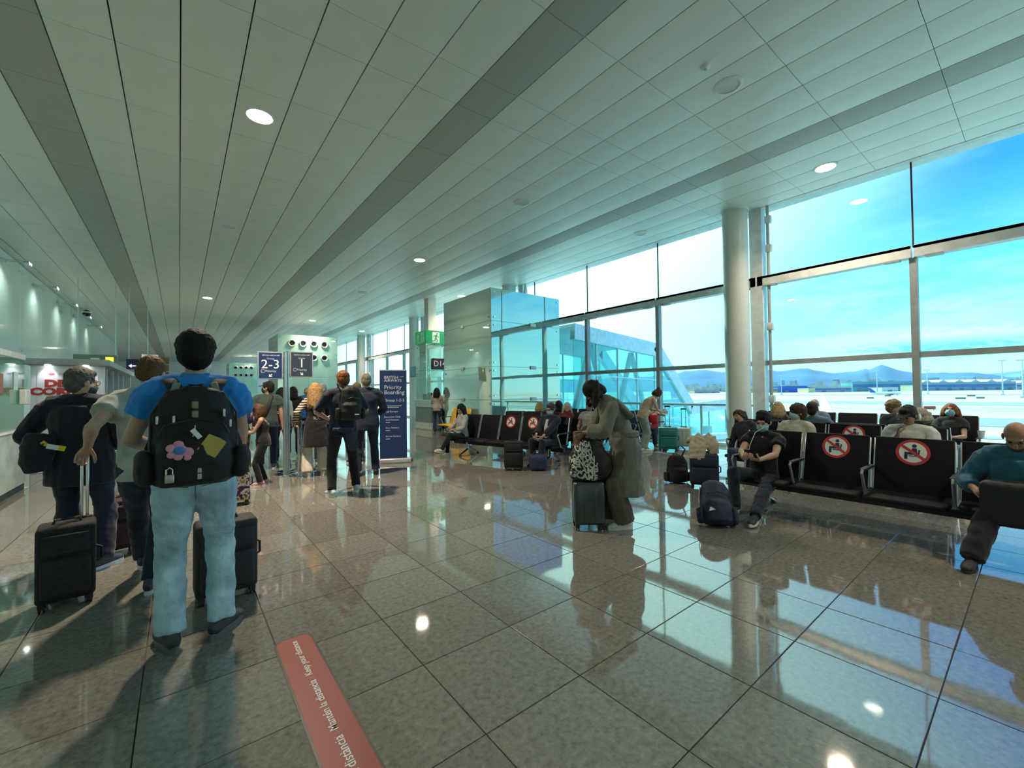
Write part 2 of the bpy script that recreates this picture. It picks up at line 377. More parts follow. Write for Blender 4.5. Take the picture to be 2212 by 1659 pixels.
for k, (a, i, j) in enumerate(pan):
    if k < 300:
        key = (round(xs[i + 1] - xs[i], 3), round(ys[j + 1] - ys[j], 3), i in strips)
        if key not in pcache:
            b = MB(); b.add(*panel_geo(i, j)); me = b.mesh('ceiling_panel', 30); me.materials.append(CSTRIP if i in strips else CP); pcache[key] = me
        o = link('ceiling_panel', pcache[key], None, ceiling); o.location = (xs[i], ys[j], ceil_z(xs[i]))
    else:
        v, f = panel_geo(i, j); (rests if i in strips else restp).add([(p[0] + xs[i], p[1] + ys[j], p[2] + ceil_z(xs[i])) for p in v], f)
o = restp.build('panel_field', CP, ceiling, 30); o['kind'] = 'stuff'
o = rests.build('strip_field', CSTRIP, ceiling, 30); o['kind'] = 'stuff'
# ---- glazed facade on the right
FRAME = mat('facade_white', (.66, .70, .69), .4); FDARK = mat('facade_grey', (.36, .40, .40), .45); SEAL = mat('black_seal', (.02, .02, .03), .5)
PANE = glass('facade_glass', (.69, .93, .91), ior=1.5)
CHROME = mat('polished_steel', (.75, .77, .78), .12, 1, .03); STEEL = mat('brushed_steel', (.6, .62, .63), .3, 1, .05)
posts = [4.30 + 9.1 * k for k in range(-2, 7)]
mull = []
for a, b in zip(posts[:-1], posts[1:]):
    mull += [(a, 1), (a + 2.79, 0), (a + 5.59, 0), (a + 8.38, 0)]
mull = [(m_, b) for m_, b in mull if YB < m_ < YE]
# the joints nearest the camera as read off the photograph
for q in (1.49, -1.3, -4.1): mull.append((q, 0))
mull = sorted(set((y, b) for y, b in mull if not (-6 < y < 4.2 and y not in (1.49, -1.3, -4.1))))
H1a, H1b, H2a, H2b = 2.07, 2.18, 4.02, 4.25
zt = ceil_z(XW)
for k in range(len(mull) - 1):
    (y0, b0), (y1, b1) = mull[k], mull[k + 1]
    w = bpy.data.objects.new('window_%d' % (k + 1), None); COL.objects.link(w); struct(w, 'bay of the glazed facade overlooking the airfield'); w.location = (XW, y0, 0)
    d = y1 - y0
    mb = MB()
    if b0: mb.box((-.16, -.14, 0), (.1, .14, zt + .05))
    else: mb.box((-.10, -.055, 0), (.06, .055, H2a))
    mb.build('post' if b0 else 'mullion', FRAME if b0 else FDARK, w)
    if not b0: MB().box((-.012, -.014, H2b), (.02, .014, zt)).build('joint', SEAL, w)
    if b0:
        MB().cyl((-.12, -.27, 0), (-.12, -.27, zt), .035).build('clamp_tube', FDARK, w)
        for z in (1.25, 3.0, 4.9, 5.6): MB().rbox((-.18, -.35, z - .09), (-.06, -.22, z + .09), .02).build('clamp', FRAME, w)
    MB().box((-.09, .05, H1a), (.05, d - .05, H1b)).build('transom', FDARK, w)
    MB().box((-.16, .02, H2a), (.06, d - .02, H2b)).build('transom', FRAME, w)
    MB().box((-.16, .02, H2b - .06), (-.155, d - .02, H2b - .005)).build('gutter_edge', FDARK, w)
    for u in (.3, d - .3): MB().box((-.2, u - .12, H2a - .03), (-.02, u + .12, H2a)).build('bracket', FDARK, w)
    MB().box((-.08, .02, -.02), (.06, d - .02, .09)).build('sill', FRAME, w)
    for z0, z1 in ((.09, H1a), (H1b, H2a), (H2b, zt + .03)):
        MB().box((-.004, .02, z0), (.004, d - .02, z1)).build('pane', PANE, w, 0)
o = MB().box((XW - .14, YB, zt - .02), (XW + .3, YE, zt + .5)).build('trim_1', FRAME); struct(o, 'white edge band above the glazed facade')
# ---- glass wall on the left, far wall, wall behind the viewer
MINT = mat('mint_glass', (.76, .98, .90), .06, 0, .03, .7, spec=.6, coat=.3)
wl = bpy.data.objects.new('wall_left', None); COL.objects.link(wl); struct(wl, 'mint green back-painted glass shop wall')
gw = 2.4
for k in range(24):
    y0 = -13 + gw * k
    if y0 + gw > 43: break
    for z0, z1 in ((0, 2.6), (2.6, ceil_z(XL) - .02)):
        MB().rbox((XL - .03, y0 + .006, z0 + .006), (XL, y0 + gw - .006, z1 - .006), .004, 1).build('glass_panel', MINT, wl, 0)
    for z in (2.35, 2.85, 5.1):
        for u in (.15, gw - .15): MB().cyl((XL - .02, y0 + u, z), (XL + .03, y0 + u, z), .025).build('fixing', CHROME, wl)
WHITE = mat('wall_white', (.72, .80, .77), .5)
o = MB().box((XL - .2, YB, 0), (XL - .05, 43, 5.4)).build('wall_left_core', WHITE, wl)
o = MB().box((-9, YE, 0), (XW + .1, YE + .3, 6)).build('wall_far', WHITE); struct(o, 'pale wall closing the far end of the hall')
o = MB().box((-9.3, 43, 0), (-9, YE, 6)).build('wall_side', WHITE); struct(o, 'pale side wall past the shops')
o = MB().box((XL - .2, YB - .3, 0), (XW + .1, YB, 6)).build('wall_back', WHITE); struct(o, 'pale wall closing the other end of the hall')
# ---- round columns along the facade
COLM = mat('column_paint', (.62, .66, .62), .35, 0, .02)
for k, y in enumerate([4.63 + 9.1 * q for q in range(0, 6)]):
    o = thing('round_column', ['round white column nearest the empty dark seats by the window', 'round white column behind the tall mint glass box', 'round white column beside the green exit sign', 'round white column past the boarding banner', 'round white column far down the hall beyond the banner', 'farthest round white column down the hall'][k], 'column', (10.8, y, 0))
    MB().lathe([(.285, 0), (.285, .02), (.28, .05), (.28, ceil_z(10.8) - .04)], n=40).build('shaft', COLM, o)
    MB().lathe([(.30, ceil_z(10.8) - .05), (.31, ceil_z(10.8) - .0)], n=40).build('collar', CP, o)
# ---- glass-clad service boxes
def mirror_glass(name, col, fac):
    global nt
    mt = bpy.data.materials.new(name); mt.use_nodes = True; nt = mt.node_tree; nt.nodes.clear()
    o = N('ShaderNodeOutputMaterial'); d = N('ShaderNodeBsdfDiffuse'); d.inputs[0].default_value = (*col, 1); gl = N('ShaderNodeBsdfGlossy'); gl.inputs['Roughness'].default_value = .015
    gl.inputs[0].default_value = (.82, .97, .93, 1); lw = N('ShaderNodeLayerWeight'); lw.inputs[0].default_value = .45; mr = N('ShaderNodeMapRange'); mr.inputs[3].default_value = fac; mr.inputs[4].default_value = min(1, fac + .35)
    L(lw.outputs['Facing'], mr.inputs[0]); mx = N('ShaderNodeMixShader'); L(mr.outputs[0], mx.inputs[0]); L(d.outputs[0], mx.inputs[1]); L(gl.outputs[0], mx.inputs[2])
    tx = N('ShaderNodeTexNoise'); tx.inputs['Scale'].default_value = .9; tcn = N('ShaderNodeTexCoord'); L(tcn.outputs['Object'], tx.inputs['Vector']); bp = N('ShaderNodeBump'); bp.inputs['Strength'].default_value = .06; bp.inputs['Distance'].default_value = .05
    L(tx.outputs['Fac'], bp.inputs['Height']); L(bp.outputs[0], gl.inputs['Normal']); L(mx.outputs[0], o.inputs[0]); MATS[name] = mt; return mt
BOXG = mirror_glass('box_glass', (.28, .45, .40), .38); BOXM = mirror_glass('box_glass_mint', (.52, .84, .74), .12)
BLACK = mat('matt_black', (.012, .012, .014), .6); WPL = mat('white_plastic', (.75, .78, .77), .4)
def glass_box(label, x0, x1, y0, y1, rows, gm, vents=None, ncol=1):
    o = thing('glass_clad_kiosk', label, 'kiosk', ((x0 + x1) / 2, (y0 + y1) / 2, 0)); cx, cy = o.location.x, o.location.y
    MB().box((x0 - cx + .03, y0 - cy + .03, 0), (x1 - cx - .03, y1 - cy - .03, rows[-1] - .01)).build('core', WHITE, o)
    for z0, z1 in zip(rows[:-1], rows[1:]):
        for c in range(ncol):
            a, b = x0 - cx + (x1 - x0) * c / ncol, x0 - cx + (x1 - x0) * (c + 1) / ncol
            for yy in (y0 - cy, y1 - cy - .02): MB().box((a + .005, yy, z0 + .005), (b - .005, yy + .02, z1 - .005)).build('glass_panel', gm, o, 0)
            a, b = y0 - cy + (y1 - y0) * c / ncol, y0 - cy + (y1 - y0) * (c + 1) / ncol
            for xx in (x0 - cx, x1 - cx - .02): MB().box((xx, a + .022, z0 + .005), (xx + .02, b - .022, z1 - .005)).build('glass_panel', gm, o, 0)
        for z in (z0 + .13, z1 - .13):
            for p, q in (((x0 - cx + .12, y0 - cy, z), (0, -1, 0)), ((x1 - cx - .12, y0 - cy, z), (0, -1, 0)), ((x0 - cx, y0 - cy + .12, z), (-1, 0, 0)), ((x0 - cx, y1 - cy - .12, z), (-1, 0, 0))):
                p = V(p); MB().cyl(p, p + V(q) * .025, .03).build('fixing', CHROME, o)
    if vents:
        for zz in vents:
            for c in range(4):
                u = (c + .55) / 4.3
                for p, q in ((V((x0 - cx + (x1 - x0) * (.12 + .78 * u), y0 - cy, zz)), V((0, -1, 0))), (V((x0 - cx, y0 - cy + (y1 - y0) * (.12 + .78 * u), zz)), V((-1, 0, 0)))):
                    Mx = frame(p, q.cross(V((0, 0, 1))), (0, 0, 1)); Mx = frame(p, V((0, 0, 1)).cross(q), V((0, 0, 1)))
                    n_ = MB().lathe([(.21, -.01), (.21, .04), (.17, .075), (.13, .03), (.125, .0)], n=20, M=Mx).build('air_nozzle', WPL, o)
                    MB().lathe([(.12, .0), (.12, .035)], n=16, M=Mx).build('nozzle_core', BLACK, n_)
    return o
gb = glass_box('tall mirrored green glass box beside the yellow seats', 7.9, 11.0, 11.0, 14.1, [0, 1.24, 2.33, 3.82, 4.9], BOXG)
for z in (1.24, 2.33, 3.82): 
    MB().rbox((.1, -1.59, z - .06), (.36, -1.54, z + .06), .01).build('socket_plate', WPL, gb); MB().rbox((-1.59, .1, z - .06), (-1.54, .28, z + .06), .01).build('socket_plate', FDARK, gb)
glass_box('mint glass box with two rows of round air nozzles', 4.3, 7.5, 26.4, 29.5, [0, 1.3, 2.5, 3.75, 4.9], BOXM, (3.62, 4.42), 2)
glass_box('small far mint glass box with air nozzles', 4.1, 6.7, 53, 56, [0, 2.4, 4.9], BOXM, (3.62, 4.42), 2)
glass_box('narrow mirrored glass pillar carrying the exit sign', 8.6, 10.9, 17.0, 18.0, [0, 1.3, 2.5, 3.7, 4.3], BOXG)
o = thing('square_column', 'square grey column rising above the exit sign', 'column', (9.1, 17.5, 4.3)); MB().box((-.2, -.2, 0), (.2, .2, 1.56)).build('shaft', COLM, o); MB().box((-.22, -.22, 0), (.22, .22, .06)).build('base', FDARK, o)

# ---- ceiling fittings
LAMPW = mat('lamp_glow', (1, 1, 1), .4, 0, 0, emit=(1, .86, .68), es=45); RIM = mat('lamp_rim', (.8, .8, .78), .3)
LAMP_W = 150      # the lane over the queue runs bright, the lanes near the windows are dimmed
def downlight(x, y, near):
    o = thing('ceiling_downlight', near, 'light', (x, y, ceil_z(x) - .006), 0, 'recessed ceiling lamps')
    MB().lathe([(.2, .0), (.2, -.012), (.165, -.02), (.16, .0)], n=28).build('rim', RIM, o)
    MB().lathe([(.158, -.004), (.158, -.010)], n=28).build('lens', LAMPW, o)
    ld = bpy.data.lights.new('lamp', 'AREA'); ld.shape = 'DISK'; ld.size = .3; ld.energy = LAMP_W if x < 3 else LAMP_W * .33; ld.color = (1, .78, .57); ld.spread = rad(125)
    lo = bpy.data.objects.new('lamp', ld); COL.objects.link(lo); lo.parent = o; lo.location = (0, 0, -.03)
LB = 'lit round downlight far along the ceiling'
LBS = {(.9, 6.93): 'large glowing downlight on the panels over the queue', (.9, 21.3): 'lit downlight over the hall past the queue', (5.98, 12.19): 'lit downlight in front of the tall mirrored glass box', (5.98, 25.9): 'lit downlight above the nozzle box', (10.06, 2.56): 'lit downlight next to the window edge by the round column',
       (.9, -7.4): 'unseen added downlight over the open hall before the food cabinet', (5.98, -1.9): 'unseen added downlight over the open floor before the end of the seat rows', (5.98, -9.5): 'unseen added downlight over the empty end of the hall', (10.06, -6.9): 'unseen added downlight along the window edge beyond the seat rows', (10.06, 16.3): 'downlight by the window behind the glass box'}
for x, y in ((.9, 6.93), (.9, 21.3), (.9, 35.7), (.9, 50), (.9, -7.4), (5.98, -1.9), (5.98, 12.19), (5.98, 25.9), (5.98, 39.6), (5.98, 53), (5.98, -9.5), (10.06, 2.56), (10.06, 16.3), (10.06, 29.6), (10.06, 43), (10.06, -6.9)):  # lanes carried on out of view: unseen lamps added to brighten the hall
    downlight(x, y, LBS.get((x, y), LB))
def speaker(x, y, lb):
    o = thing('ceiling_speaker', lb, 'speaker', (x, y, ceil_z(x) - .006), 0, 'round ceiling loudspeakers')
    MB().lathe([(.19, 0), (.19, -.015), (.15, -.025), (.148, -.012)], n=28).build('rim', WPL, o); MB().lathe([(.147, -.008), (.147, -.016)], n=28).build('grille', mat('grille', (.6, .66, .66), .5), o)
for x, y, lb in ((5.98, 2.61, 'round white ceiling loudspeaker beside a small smoke detector'), (5.98, 7.09, 'round white ceiling loudspeaker over the middle of the floor'), (.9, 11.96, 'round ceiling loudspeaker between two lit downlights over the queue'), (10.1, 6.86, 'round ceiling loudspeaker near the column by the window'), (5.98, 17.5, 'round ceiling loudspeaker before the nozzle box')): speaker(x, y, lb)
o = thing('smoke_detector', 'small white smoke detector on the ceiling beside a loudspeaker', 'detector', (5.36, 2.62, ceil_z(5.36) - .004)); MB().lathe([(.06, 0), (.055, -.03), (.03, -.045)], n=20).build('housing', WPL, o); MB().lathe([(.02, -.045), (.018, -.055)], n=12).build('sensor', FDARK, o)
o = thing('dome_camera', 'black dome security camera under the ceiling above the glass wall', 'camera', (-3.2, 26, ceil_z(-3.2) - .14)); MB().lathe([(.05, .13), (.05, .0), (.17, 0), (.17, -.05), (.15, -.06)], n=24).build('base_ring', WPL, o); MB().ell((0, 0, -.06), (.15, .15, .14)).build('dome', mat('black_gloss', (.01, .01, .012), .08), o)
for k in range(7):
    y = 10 + 3.2 * k
    o = thing('wall_spotlight', 'small twin spotlight fixed along the top of the mint glass wall', 'spotlight', (XL + .02, y, 5.02), 0, 'twin spotlights on the glass wall')
    MB().rbox((0, -.14, -.03), (.08, .14, .03), .01).build('bar', STEEL, o)
    for u in (-.09, .09):
        MB().tube([(.05, u, 0), (.3, u, .01), (.45, u, 0)], .008, 6).build('arm', STEEL, o); h_ = MB().lathe([(.035, .36), (.045, .46), (.04, .46)], c=(.05, u, -.03), n=14, axis='x').build('lamp_head', STEEL, o); MB().lathe([(.036, .461), (.034, .466)], c=(.05, u, -.03), n=14, axis='x').build('lens', mat('spot_glow', (1, 1, 1), .3, 0, 0, emit=(1, 1, .95), es=6), h_)
    ld = bpy.data.lights.new('wall_wash', 'SPOT'); ld.energy = 32; ld.spot_size = rad(150); ld.spot_blend = .9; ld.color = (.92, 1, .95); ld.shadow_soft_size = .06; lo = bpy.data.objects.new('wall_wash', ld); COL.objects.link(lo); lo.parent = o; lo.location = (.5, 0, -.03); lo.rotation_euler = (0, rad(8), 0)
# ================================================================ outside
GZ = -6.0
def ground_mat():
    global nt
    mt = bpy.data.materials.new('airfield'); mt.use_nodes = True; nt = mt.node_tree; b = nt.nodes['Principled BSDF']; b.inputs['Roughness'].default_value = .9
    g_ = N('ShaderNodeNewGeometry'); mp_ = N('ShaderNodeMapping'); mp_.inputs['Scale'].default_value = (.012, .0025, 1); L(g_.outputs['Position'], mp_.inputs[0])
    n = N('ShaderNodeTexNoise'); n.inputs['Scale'].default_value = 1; n.inputs['Detail'].default_value = 6; L(mp_.outputs[0], n.inputs['Vector'])
    r = N('ShaderNodeValToRGB'); ramp(r, [(.3, (.25, .28, .15)), (.42, (.52, .42, .29)), (.55, (.60, .48, .36)), (.7, (.50, .42, .28))]); L(n.outputs['Fac'], r.inputs[0]); L(r.outputs[0], b.inputs['Base Color']); return mt
GR = ground_mat()
o = MB().add([(XW + .35, -2500, GZ), (4000, -2500, GZ), (4000, 4000, GZ), (XW + .35, 4000, GZ)], [(0, 1, 2, 3)]).build('ground', GR, smooth=0); struct(o, 'pale dry grass and concrete of the airfield')
ASPH = mat('taxiway', (.27, .29, .30), .9, 0, .1, .02); APRON = mat('apron', (.46, .47, .47), .9, 0, .06, .03)
def slab(name, label, pts, mt, z):
    o = MB().prism(pts, .05, Matrix.Translation((0, 0, GZ + z))).build(name, mt, smooth=0); struct(o, label)
slab('apron', 'light concrete apron below the terminal', [(XW + .4, -200), (75, -200), (75, 200), (XW + .4, 200)], APRON, .0)
slab('taxiway', 'grey taxiway crossing the airfield', [(118, -900), (150, -900), (150, 900), (118, 900)], ASPH, .02)
slab('runway', 'grey runway across the middle of the airfield', [(250, -1500), (300, -1500), (300, 1500), (250, 1500)], ASPH, .02)
slab('runway_strip', 'far grey runway strip before the hangars', [(560, -1500), (620, -1500), (620, 1500), (560, 1500)], ASPH, .02)
slab('service_road', 'thin service road on the airfield', [(90, -900), (94, -900), (94, 900), (90, 900)], ASPH, .02)
# hills: ridge line read as directions, stood at about three kilometres
def hills(name, label, pts, D, depth, col, base):
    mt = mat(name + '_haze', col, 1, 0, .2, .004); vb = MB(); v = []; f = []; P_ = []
    dense = []
    for (x0, y0), (x1, y1) in zip(pts[:-1], pts[1:]):
        k = max(2, int((x1 - x0) / 14))
        for i in range(k): dense.append((x0 + (x1 - x0) * i / k, y0 + (y1 - y0) * i / k + random.uniform(-.7, .7)))
    dense.append(pts[-1])
    rows = 6
    for x, y in dense:
        d = ray(x, y); t = D / math.hypot(d.x, d.y); top = CAM_H + d.z * t; ux, uy = d.x * t / D, d.y * t / D
        for r in range(rows):
            q = r / (rows - 1); z = base + (top - base) * math.sin(q * PI / 2) ** 1.1; z += random.uniform(-.04, .04) * (top - base) * (0 < q < 1)
            dd = D - depth * (1 - q) ; v.append((ux * dd, uy * dd, z))
        v.append((ux * (D + depth), uy * (D + depth), base))
    R = rows + 1
    for i in range(len(dense) - 1):
        for r in range(R - 1): f.append((i * R + r, (i + 1) * R + r, (i + 1) * R + r + 1, i * R + r + 1))
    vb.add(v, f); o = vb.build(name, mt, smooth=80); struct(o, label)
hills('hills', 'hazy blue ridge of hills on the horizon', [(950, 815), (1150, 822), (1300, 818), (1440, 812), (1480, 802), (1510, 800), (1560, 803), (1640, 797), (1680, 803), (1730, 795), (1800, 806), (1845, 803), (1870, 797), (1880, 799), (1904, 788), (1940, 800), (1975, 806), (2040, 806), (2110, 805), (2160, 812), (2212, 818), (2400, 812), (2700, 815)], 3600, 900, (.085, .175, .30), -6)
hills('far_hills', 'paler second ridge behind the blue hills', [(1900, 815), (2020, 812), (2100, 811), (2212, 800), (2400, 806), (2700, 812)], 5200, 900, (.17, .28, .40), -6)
# long low buildings across the field
def building(label, px0, px1, D, h, col, roofs=0, band=None, dep=30):
    a, b = ray(px0, 842), ray(px1, 842); a = V((a.x, a.y, 0)).normalized() ; b = V((b.x, b.y, 0)).normalized()
    c = V((math.sin(YAW), math.cos(YAW), 0)); pa, pb = a * (D / a.dot(c)), b * (D / b.dot(c)); w = (pb - pa).length
    o = thing('airport_building', label, 'building', (pa.x, pa.y, GZ)); Mx = frame((0, 0, 0), pb - pa, c)
    MB().box((0, 0, 0), (w, dep, h), Mx).build('wall', mat('bld_' + '%.2f%.2f%.2f' % col, col, .8, 0, .05, .02), o, 0)
    MB().box((-.5, -.5, h), (w + .5, dep + .5, h + .6), Mx).build('roof', mat('bld_roof', (.32, .38, .42), .8), o, 0)
    if band: MB().box((1, -.4, h * .45), (w - 1, -.05, h * .75), Mx).build('window_band', mat('bld_band', band, .3), o, 0)
    for k in range(roofs):
        u = w * (k + .5) / roofs; MB().add([Mx @ V(p) for p in ((u - w / roofs * .3, 0, h), (u + w / roofs * .3, 0, h), (u, 0, h + 6), (u - w / roofs * .3, dep, h), (u + w / roofs * .3, dep, h), (u, dep, h + 6))], [(0, 1, 2), (3, 4, 5), (0, 1, 4, 3), (1, 2, 5, 4), (2, 0, 3, 5)]).build('gable', mat('bld_gable', (.5, .54, .54), .7), o, 0)
    for k in range(int(w / 25)):
        u = w * (k + .5) / int(w / 25); MB().box((u - 4, -.3, 0), (u + 4, -.05, h * .38), Mx).build('bay_door', mat('bld_door', (.2, .26, .32), .6), o, 0)
building('long terminal with blue band and white gabled roof lights', 1986, 2195, 880, 17, (.30, .42, .52), 6, (.05, .16, .42))
building('teal glass building across the runway', 1842, 1975, 860, 20, (.14, .42, .44), 0, (.08, .34, .36))
building('grey warehouse beside the teal building', 1760, 1840, 840, 10, (.42, .48, .52), 0, (.7, .76, .78))
building('royal blue hangar at the foot of the hills', 1684, 1745, 850, 13, (.05, .15, .55), 0, None)
building('orange and yellow depot next to the blue hangar', 1622, 1680, 850, 9, (.72, .52, .18), 0, (.5, .2, .12))
building('pale cargo shed with yellow front', 1746, 1759, 800, 8, (.75, .68, .40), 0, None)
building('white cargo shed beyond the light mast', 1905, 1940, 815, 8, (.7, .75, .76), 0, None)
building('pale shed at the end of the teal building', 1976.5, 1985, 800, 12, (.62, .62, .45), 0, None)
building('grey shed at the far right of the field', 2196, 2300, 900, 14, (.45, .5, .55), 3, (.1, .2, .4))
building('low brown shed left of the round column', 1500, 1555, 900, 7, (.45, .42, .4), 0, None)
# hillside town: too many to count
tb = MB(); rr = random.Random(3)
for k in range(420):
    x = rr.uniform(1480, 2260); D = rr.uniform(1500, 2900); d = ray(x, 842); s = D / math.hypot(d.x, d.y); px, py = d.x * s, d.y * s
    zz = GZ + max(0, D - 1700) / 900 * rr.uniform(5, 40); w = rr.uniform(8, 26); h = rr.uniform(5, 10)
    tb.box((px - w / 2, py - w / 2, GZ - 2), (px + w / 2, py + w / 2, zz + h))
o = tb.build('hillside_town', mat('town', (.40, .45, .46), .8, 0, .25, .01), smooth=0); tag(o, 'scatter of pale houses along the foot of the hills', 'town', kind='stuff')
def mast(px, D, h, label):
    d = ray(px, 842); s = D / math.hypot(d.x, d.y); o = thing('light_mast', label, 'light mast', (d.x * s, d.y * s, GZ)); mm = mat('mast_steel', (.6, .68, .7), .5)
    MB().cyl((0, 0, 0), (0, 0, h), .5, .3).build('pole', mm, o); MB().box((-2.5, -2.5, h - .4), (2.5, 2.5, h + .4)).build('lamp_ring', mm, o); MB().box((-1.2, -1.2, 0), (1.2, 1.2, 1)).build('footing', mm, o)
for px, D, h, lb in ((1688, 640, 25, 'light mast in front of the blue hangar'), (1895, 600, 26, 'light mast in front of the teal building'), (2166, 560, 30, 'tall light mast in front of the long terminal'), (2004, 640, 26, 'light mast at the end of the teal building'), (2210, 420, 24, 'light mast with side arms at the edge of the field')): mast(px, D, h, lb)
# sign boards on the grass
for k, (px, py, w, c) in enumerate(((1722, 881, 2.4, (.6, .08, .05)), (2008, 886, 3.2, (.6, .08, .05)), (1880, 862, 4, (.2, .24, .24)), (1918, 857, 4.5, (.2, .24, .24)), (2075, 863, 5, (.2, .24, .24)), (2098, 857, 5, (.2, .24, .24)), (2118, 862, 4, (.2, .24, .24)))):
    d = ray(px, py); t = (GZ - CAM_H) / d.z; p = V((0, 0, CAM_H)) + d * t
    o = thing('runway_sign', ['red guidance board on the grass left of the mullion', 'red guidance board right of the facade mullion', 'dark guidance board nearest the white winglet', 'dark guidance board beside the facade mullion', 'dark guidance board of the pair past the mullion', 'second dark guidance board past the mullion', 'dark guidance board farthest along the field'][k], 'sign', p, -52)
    MB().box((-w / 2, -.15, .3), (w / 2, .15, 1.3)).build('board', mat('sgn%d' % (k > 1), c, .6), o, 0)
    for u in (-w * .35, w * .35): MB().box((u - .08, -.08, 0), (u + .08, .08, .3)).build('foot', FDARK, o, 0)
# parked airliner: only its winglet shows above the seats
AW = mat('aircraft_white', (.86, .9, .92), .35); AB = mat('aircraft_blue', (.05, .12, .4), .4)
def airliner(label, loc, rz, sc=1):
    o = thing('airliner', label, 'aircraft', loc, rz)
    S = sc
    pf = [(0, .05), (.5, .7), (1.5, 1.3), (3, 1.75), (5, 1.97), (26, 1.97), (31, 1.5), (35, .8), (37.5, .25)]
    MB().loft([(0, -x * S, (3.6 + (.9 if x > 30 else 0) * (x - 30) / 7.5) * S) for x, r in pf], [r * S for x, r in pf], n=24).build('fuselage', AW, o, 60)
    for s in (-1, 1):
        wng = MB(); rt, tp = V((s * 1.6, -13, 3.0)), V((s * 16.6, -20.5, 4.4))
        wng.add([V(p) * S for p in (rt + V((0, 2.2, .25)), rt + V((0, -4.5, 0)), tp + V((0, .8, .06)), tp + V((0, -.9, 0)), rt + V((0, 2.2, -.25)), rt + V((0, -4.5, -.1)), tp + V((0, .8, -.06)), tp + V((0, -.9, -.06)))], [(0, 1, 3, 2), (4, 5, 7, 6), (0, 2, 6, 4), (1, 3, 7, 5), (2, 3, 7, 6), (0, 1, 5, 4)])
        w_ = wng.build('wing', AW, o, 0)
        wl_ = MB().add([V(p) * S for p in (tp + V((0, .8, 0)), tp + V((0, -2.3, 0)), tp + V((s * .55, -2.6, 2.4)), tp + V((s * .55, -3.5, 2.45)), tp + V((s * .12, .8, 0)), tp + V((s * .12, -2.3, 0)), tp + V((s * .62, -2.6, 2.4)), tp + V((s * .62, -3.5, 2.45)))], [(0, 1, 3, 2), (4, 5, 7, 6), (0, 2, 6, 4), (1, 3, 7, 5), (2, 3, 7, 6), (0, 1, 5, 4)]).build('winglet', AW, w_, 0)
        MB().loft([V((s * 5.7, -y, 2.1)) * S for y in (10.5, 11, 13, 14.5)], [.9 * S, 1.1 * S, 1.0 * S, .6 * S], n=18).build('engine', AB, o, 60)
        MB().add([V(p) * S for p in ((s * .5, -33, 4.6), (s * .5, -36, 4.6), (s * 6, -36.6, 5.1), (s * 6, -37.8, 5.1), (s * .5, -33, 4.35), (s * .5, -36, 4.45), (s * 6, -36.6, 5.0), (s * 6, -37.8, 5.0))], [(0, 1, 3, 2), (4, 5, 7, 6), (0, 2, 6, 4), (1, 3, 7, 5), (2, 3, 7, 6), (0, 1, 5, 4)]).build('tailplane', AW, o, 0)
        MB().cyl((s * 3.8 * S, -16 * S, 0), (s * 3.8 * S, -16 * S, 2.8 * S), .45 * S).build('main_gear', FDARK, o)
    MB().prism([(-28.5 * S, 5.2 * S), (-35.8 * S, 5.2 * S), (-37.8 * S, 11.6 * S), (-35.2 * S, 11.7 * S)], .3 * S, frame((.15 * S, 0, 0), (0, 1, 0), (0, 0, 1)) @ Matrix.Translation((0, 0, -.3 * S))).build('tail_fin', AB, o, 0)
    MB().cyl((0, -5 * S, 0), (0, -5 * S, 2 * S), .35 * S).build('nose_gear', FDARK, o)
    return o
airliner('white airliner parked past the column, winglet showing above the seats', (39.1, 16.4, GZ), 130)
d = ray(1948, 846); s = 520 / math.hypot(d.x, d.y); airliner('small distant white airliner taxiing before the teal building', (d.x * s, d.y * s, GZ), 200, .62)
# ---- glazed boarding bridge outside the windows
BR = mat('bridge_white', (.66, .78, .84), .4); BRG = glass('bridge_glass', (.52, .86, .88), ior=1.5, base=.16, bcol=(.42, .80, .84))
jb = thing('boarding_bridge', 'glazed boarding bridge with sloping white fascia outside the windows', 'boarding bridge', (11.6, 11.0, GZ))
JX = 11.6; ZO = -GZ
def jz(x): return 4.12 - (x - 11) * .076
xa, xb, xc = 11.7, 17.1, 20.2
def jbar(nm, a, b, w=.25, dp=.12):
    a, b = V(a), V(b); u = (b - a).normalized(); p = V((-u.z, 0, u.x)) * (w / 2)
    for q, yy in ((0, 0), ):
        MB().add([(x - JX, y - 11, z + ZO) for (x, y, z) in [(*(a + p).xz, 0) and ((a + p).x, a.y - dp, (a + p).z), ((b + p).x, b.y - dp, (b + p).z), ((b - p).x, b.y - dp, (b - p).z), ((a - p).x, a.y - dp, (a - p).z), ((a + p).x, a.y + dp, (a + p).z), ((b + p).x, b.y + dp, (b + p).z), ((b - p).x, b.y + dp, (b - p).z), ((a - p).x, a.y + dp, (a - p).z)]],
                 [(0, 1, 2, 3), (4, 5, 6, 7), (0, 1, 5, 4), (1, 2, 6, 5), (2, 3, 7, 6), (3, 0, 4, 7)]).build(nm, BR, jb, 0)
